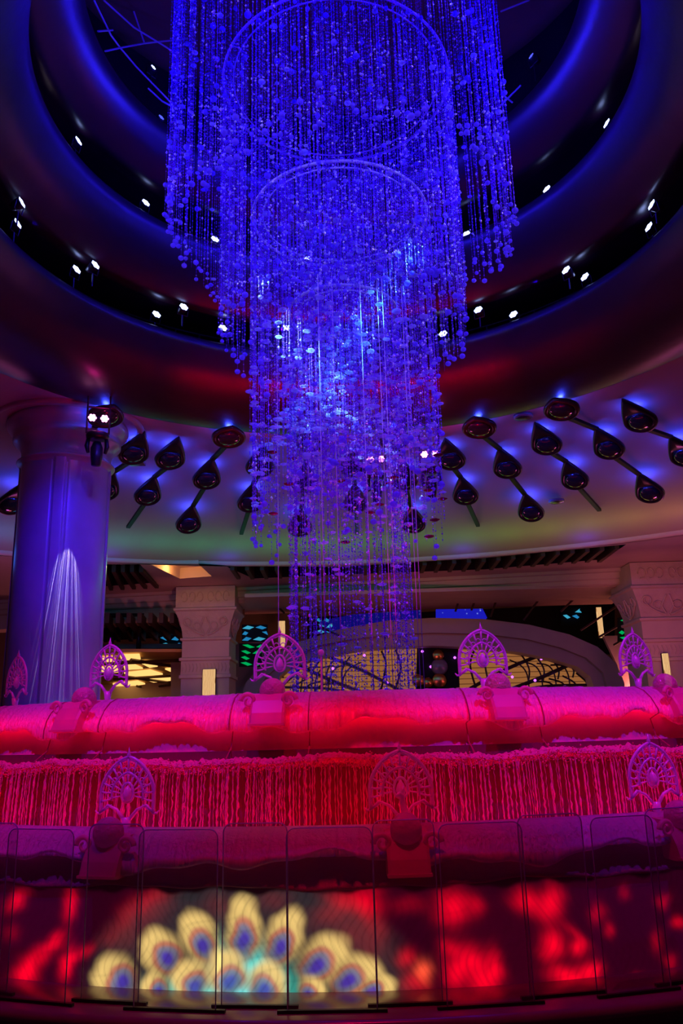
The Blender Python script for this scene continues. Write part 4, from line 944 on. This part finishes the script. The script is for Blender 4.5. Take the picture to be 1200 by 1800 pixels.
# wall above/around the arch
MB().prism(A_([(440, 1330), (300, 1330), (300, 1150), (470, 1122), (480, 1150)], YA+.8), (0, .2, 0)).build('wall_arch_left', M['stone_plain'], kind='structure')
MB().prism(A_([(1095, 1330), (1290, 1330), (1290, 1110), (1060, 1118), (1085, 1170)], YA+2.0), (0, .2, 0)).build('wall_arch_right', M['marble'], kind='structure')
# blue screen strip behind the arch top
bs = bpy.data.materials.new('blue_sparkle_screen'); bs.use_nodes = True; nt = bs.node_tree; nt.nodes.remove(nt.nodes['Principled BSDF'])
e = nt.nodes.new('ShaderNodeEmission'); e.inputs[1].default_value = 1; tc = nt.nodes.new('ShaderNodeTexCoord'); vo = nt.nodes.new('ShaderNodeTexVoronoi'); vo.inputs['Scale'].default_value = 5
cr_ = nt.nodes.new('ShaderNodeValToRGB'); cr_.color_ramp.elements[0].color = (.25, .35, 1, 1); cr_.color_ramp.elements[1].color = (.01, .01, .45, 1); cr_.color_ramp.elements[1].position = .22
nt.links.new(tc.outputs['Object'], vo.inputs['Vector']); nt.links.new(vo.outputs['Distance'], cr_.inputs[0]); nt.links.new(cr_.outputs[0], e.inputs[0]); nt.links.new(e.outputs[0], nt.nodes['Material Output'].inputs[0]); bs.cycles.emission_sampling = 'NONE'
o = MB().prism(A_([(766, 1071), (848, 1070), (856, 1086), (850, 1092), (766, 1092)], 25.03), (0, .1, 0)).build('lit_screen', bs); tag(o, 'glittering blue lit screen above the crown of the amber arch', 'screen')
bs2 = bs.copy(); bs2.node_tree.nodes['Emission'].inputs[1].default_value = .3
o = MB().prism(A_([(560, 1092), (620, 1080), (740, 1072), (740, 1088), (640, 1098), (570, 1112)], 25.03), (0, .1, 0)).build('lit_screen', bs2); tag(o, 'dim blue lit screen strip seen through the bead curtain above the arch', 'screen')
MB().prism(A_([(540, 1085), (1080, 1060), (1080, 1150), (540, 1150)], 25.14), (0, .1, 0)).build('wall_dark_rear', M['dark'], kind='structure')
# diagonal rods under the rear bay
t = thing('hanging_rods', 'thin dark diagonal rods hanging under the rear ceiling above the arch', 'rods', tuple(atY(850, 1055, 19.8)))
for a, b in [((808, 1048), (800, 1075)), ((837, 1048), (828, 1073)), ((875, 1046), (862, 1084)), ((955, 1043), (920, 1090)), ((1022, 1040), (985, 1075)), ((1092, 1060), (1020, 1108)), ((1090, 1098), (1052, 1120)), ((1110, 1116), (1078, 1134)), ((640, 1052), (655, 1078)), ((690, 1052), (700, 1075)), ((520, 1080), (600, 1120)), ((470, 1050), (500, 1078))]:
    o_ = np.array(t.location); MB().tube([atY(*a, 19.8)-o_, atY(*b, 19.8)-o_], .04, 5).build('rod', M['louver'], t)
# blue / green mosaic glass screens: shards in a dark frame
gm = {'teal': emit('teal_shard', (.02, .25, .55), .8), 'green': emit('green_shard', (.0, .5, .12), .75), 'cyan': emit('cyan_shard', (.05, .4, .6), .9)}
def mosaic(x0, y0, x1, y1, Y, cols, n, lab, seed):
    g_ = random.Random(seed); t = thing('glass_mosaic', lab, 'mosaic', tuple(atY((x0+x1)/2, (y0+y1)/2, Y)), 0, 'coloured glass mosaics'); o_ = np.array(t.location)
    MB().prism([p-o_ for p in A_([(x0, y0), (x1, y0), (x1, y1), (x0, y1)], Y+.15)], (0, .08, 0)).build('backing', M['dark'], t)
    rows = max(2, int((y1-y0)/9))
    for j in range(rows):
        x = x0+g_.uniform(0, 6)
        while x < x1-6:
            ww = g_.uniform(10, 22); hh = (y1-y0)/rows*.62; yy = y0+(j+.5)*(y1-y0)/rows; sk = g_.uniform(-3, 3)
            if g_.random() < .72:
                q = [(x, yy+sk), (x+ww*.45, yy-hh*.55), (min(x+ww, x1), yy-sk*.5), (x+ww*.6, yy+hh*.5)]
                MB().prism([p-o_ for p in A_(q, Y)], (0, .06, 0)).build('glass_shard', gm[g_.choice(cols if j < rows/2 or len(cols) < 3 else cols[-1:])], t)
            x += ww+3
mosaic(425, 1098, 470, 1128, 19.6, ['teal', 'cyan'], 0, 'teal blue glass shards right of the left carved pillar', 1)
mosaic(420, 1131, 460, 1172, 19.4, ['green', 'green'], 0, 'green glass shards just right of the left carved pillar', 2)
mosaic(280, 1116, 336, 1140, 24.9, ['teal', 'cyan'], 0, 'blue glass shards left of the left carved pillar under the slats', 3)
mosaic(553, 1085, 585, 1115, 24.9, ['teal', 'cyan'], 0, 'blue glass shards seen through the left of the bead curtain', 4)
mosaic(985, 1068, 1018, 1100, 24.9, ['teal', 'cyan'], 0, 'teal glass shards above the right shoulder of the arch', 5)
mosaic(1086, 1085, 1112, 1128, 19.5, ['green', 'green'], 0, 'green glass shards left of the right carved pillar', 6)
# low hall ceiling with warm light panels, left
zl = 4.4
quads = [([(211, 1153), (245, 1152), (247, 1160), (213, 1161)], 'top row, beside the fan'), ([(245, 1165), (258, 1164), (277, 1172), (263, 1174)], 'small one in the second row'), ([(217, 1171), (237, 1170), (251, 1176), (219, 1178)], 'second row, left'),
         ([(218, 1184), (264, 1179), (286, 1186), (230, 1191)], 'long one in the third row'), ([(255, 1195), (310, 1189), (324, 1194), (270, 1200)], 'long one in the fourth row'), ([(290, 1177), (300, 1176), (317, 1182), (307, 1184)], 'small one near the pillar'),
         ([(198, 1203), (242, 1198), (255, 1203), (208, 1210)], 'lower left, under the fan'), ([(265, 1219), (310, 1213), (324, 1216), (282, 1223)], 'lowest, just above the fountain rim'), ([(160, 1158), (200, 1156), (205, 1166), (160, 1170)], 'behind the top of the fan'), ([(160, 1176), (205, 1172), (208, 1182), (160, 1188)], 'behind the lower half of the fan')]
MB().prism(pz([(120, 1146), (336, 1146), (336, 1165), (345, 1240), (100, 1240)], zl+.06), (0, 0, .1)).build('ceiling_low_hall', mat('ochre_ceiling', (.45, .22, .06), .6, .3), kind='structure')
for qd, lb in quads:
    MB_ = MB().prism(pz(qd, zl-.04), (0, 0, .06)); tag(MB_.build('ceiling_light_panel', M['panel_light']), 'glowing yellow ceiling panel left of the carved pillar, '+lb, 'ceiling light', 'yellow light panels in the low ceiling')
for a, b in [((160, 1168), (335, 1160)), ((160, 1181), (335, 1205)), ((200, 1194), (335, 1186)), ((190, 1217), (335, 1200)), ((230, 1160), (335, 1176)), ((240, 1206), (335, 1222))]:
    A1, B1 = atZ(*a, zl-.1), atZ(*b, zl-.1); MB().tube([A1, B1], .06, 4).build('trim_ceiling_beam', M['louver'], kind='structure')
for k, (y_, yb2) in enumerate([(1131, 1139), (1142, 1152)]):
    MB().prism(A_([(120, y_+2), (336, y_), (336, yb2), (120, yb2+2)], 20.6), (0, .5, 0)).build('trim_left_rail', M['stone_plain'], kind='structure')
for x in (244, 196):
    p = atY(x, 1120, 20.0); tag(MB().lathe([(.09, -.5), (.09, .42)], p, 12).build('dark_post', M['lens_metal'], smooth=True), 'slim dark post under the slatted ceiling, '+('nearer the pillar' if x > 200 else 'nearer the marble column'), 'post', 'slim posts under the slats')
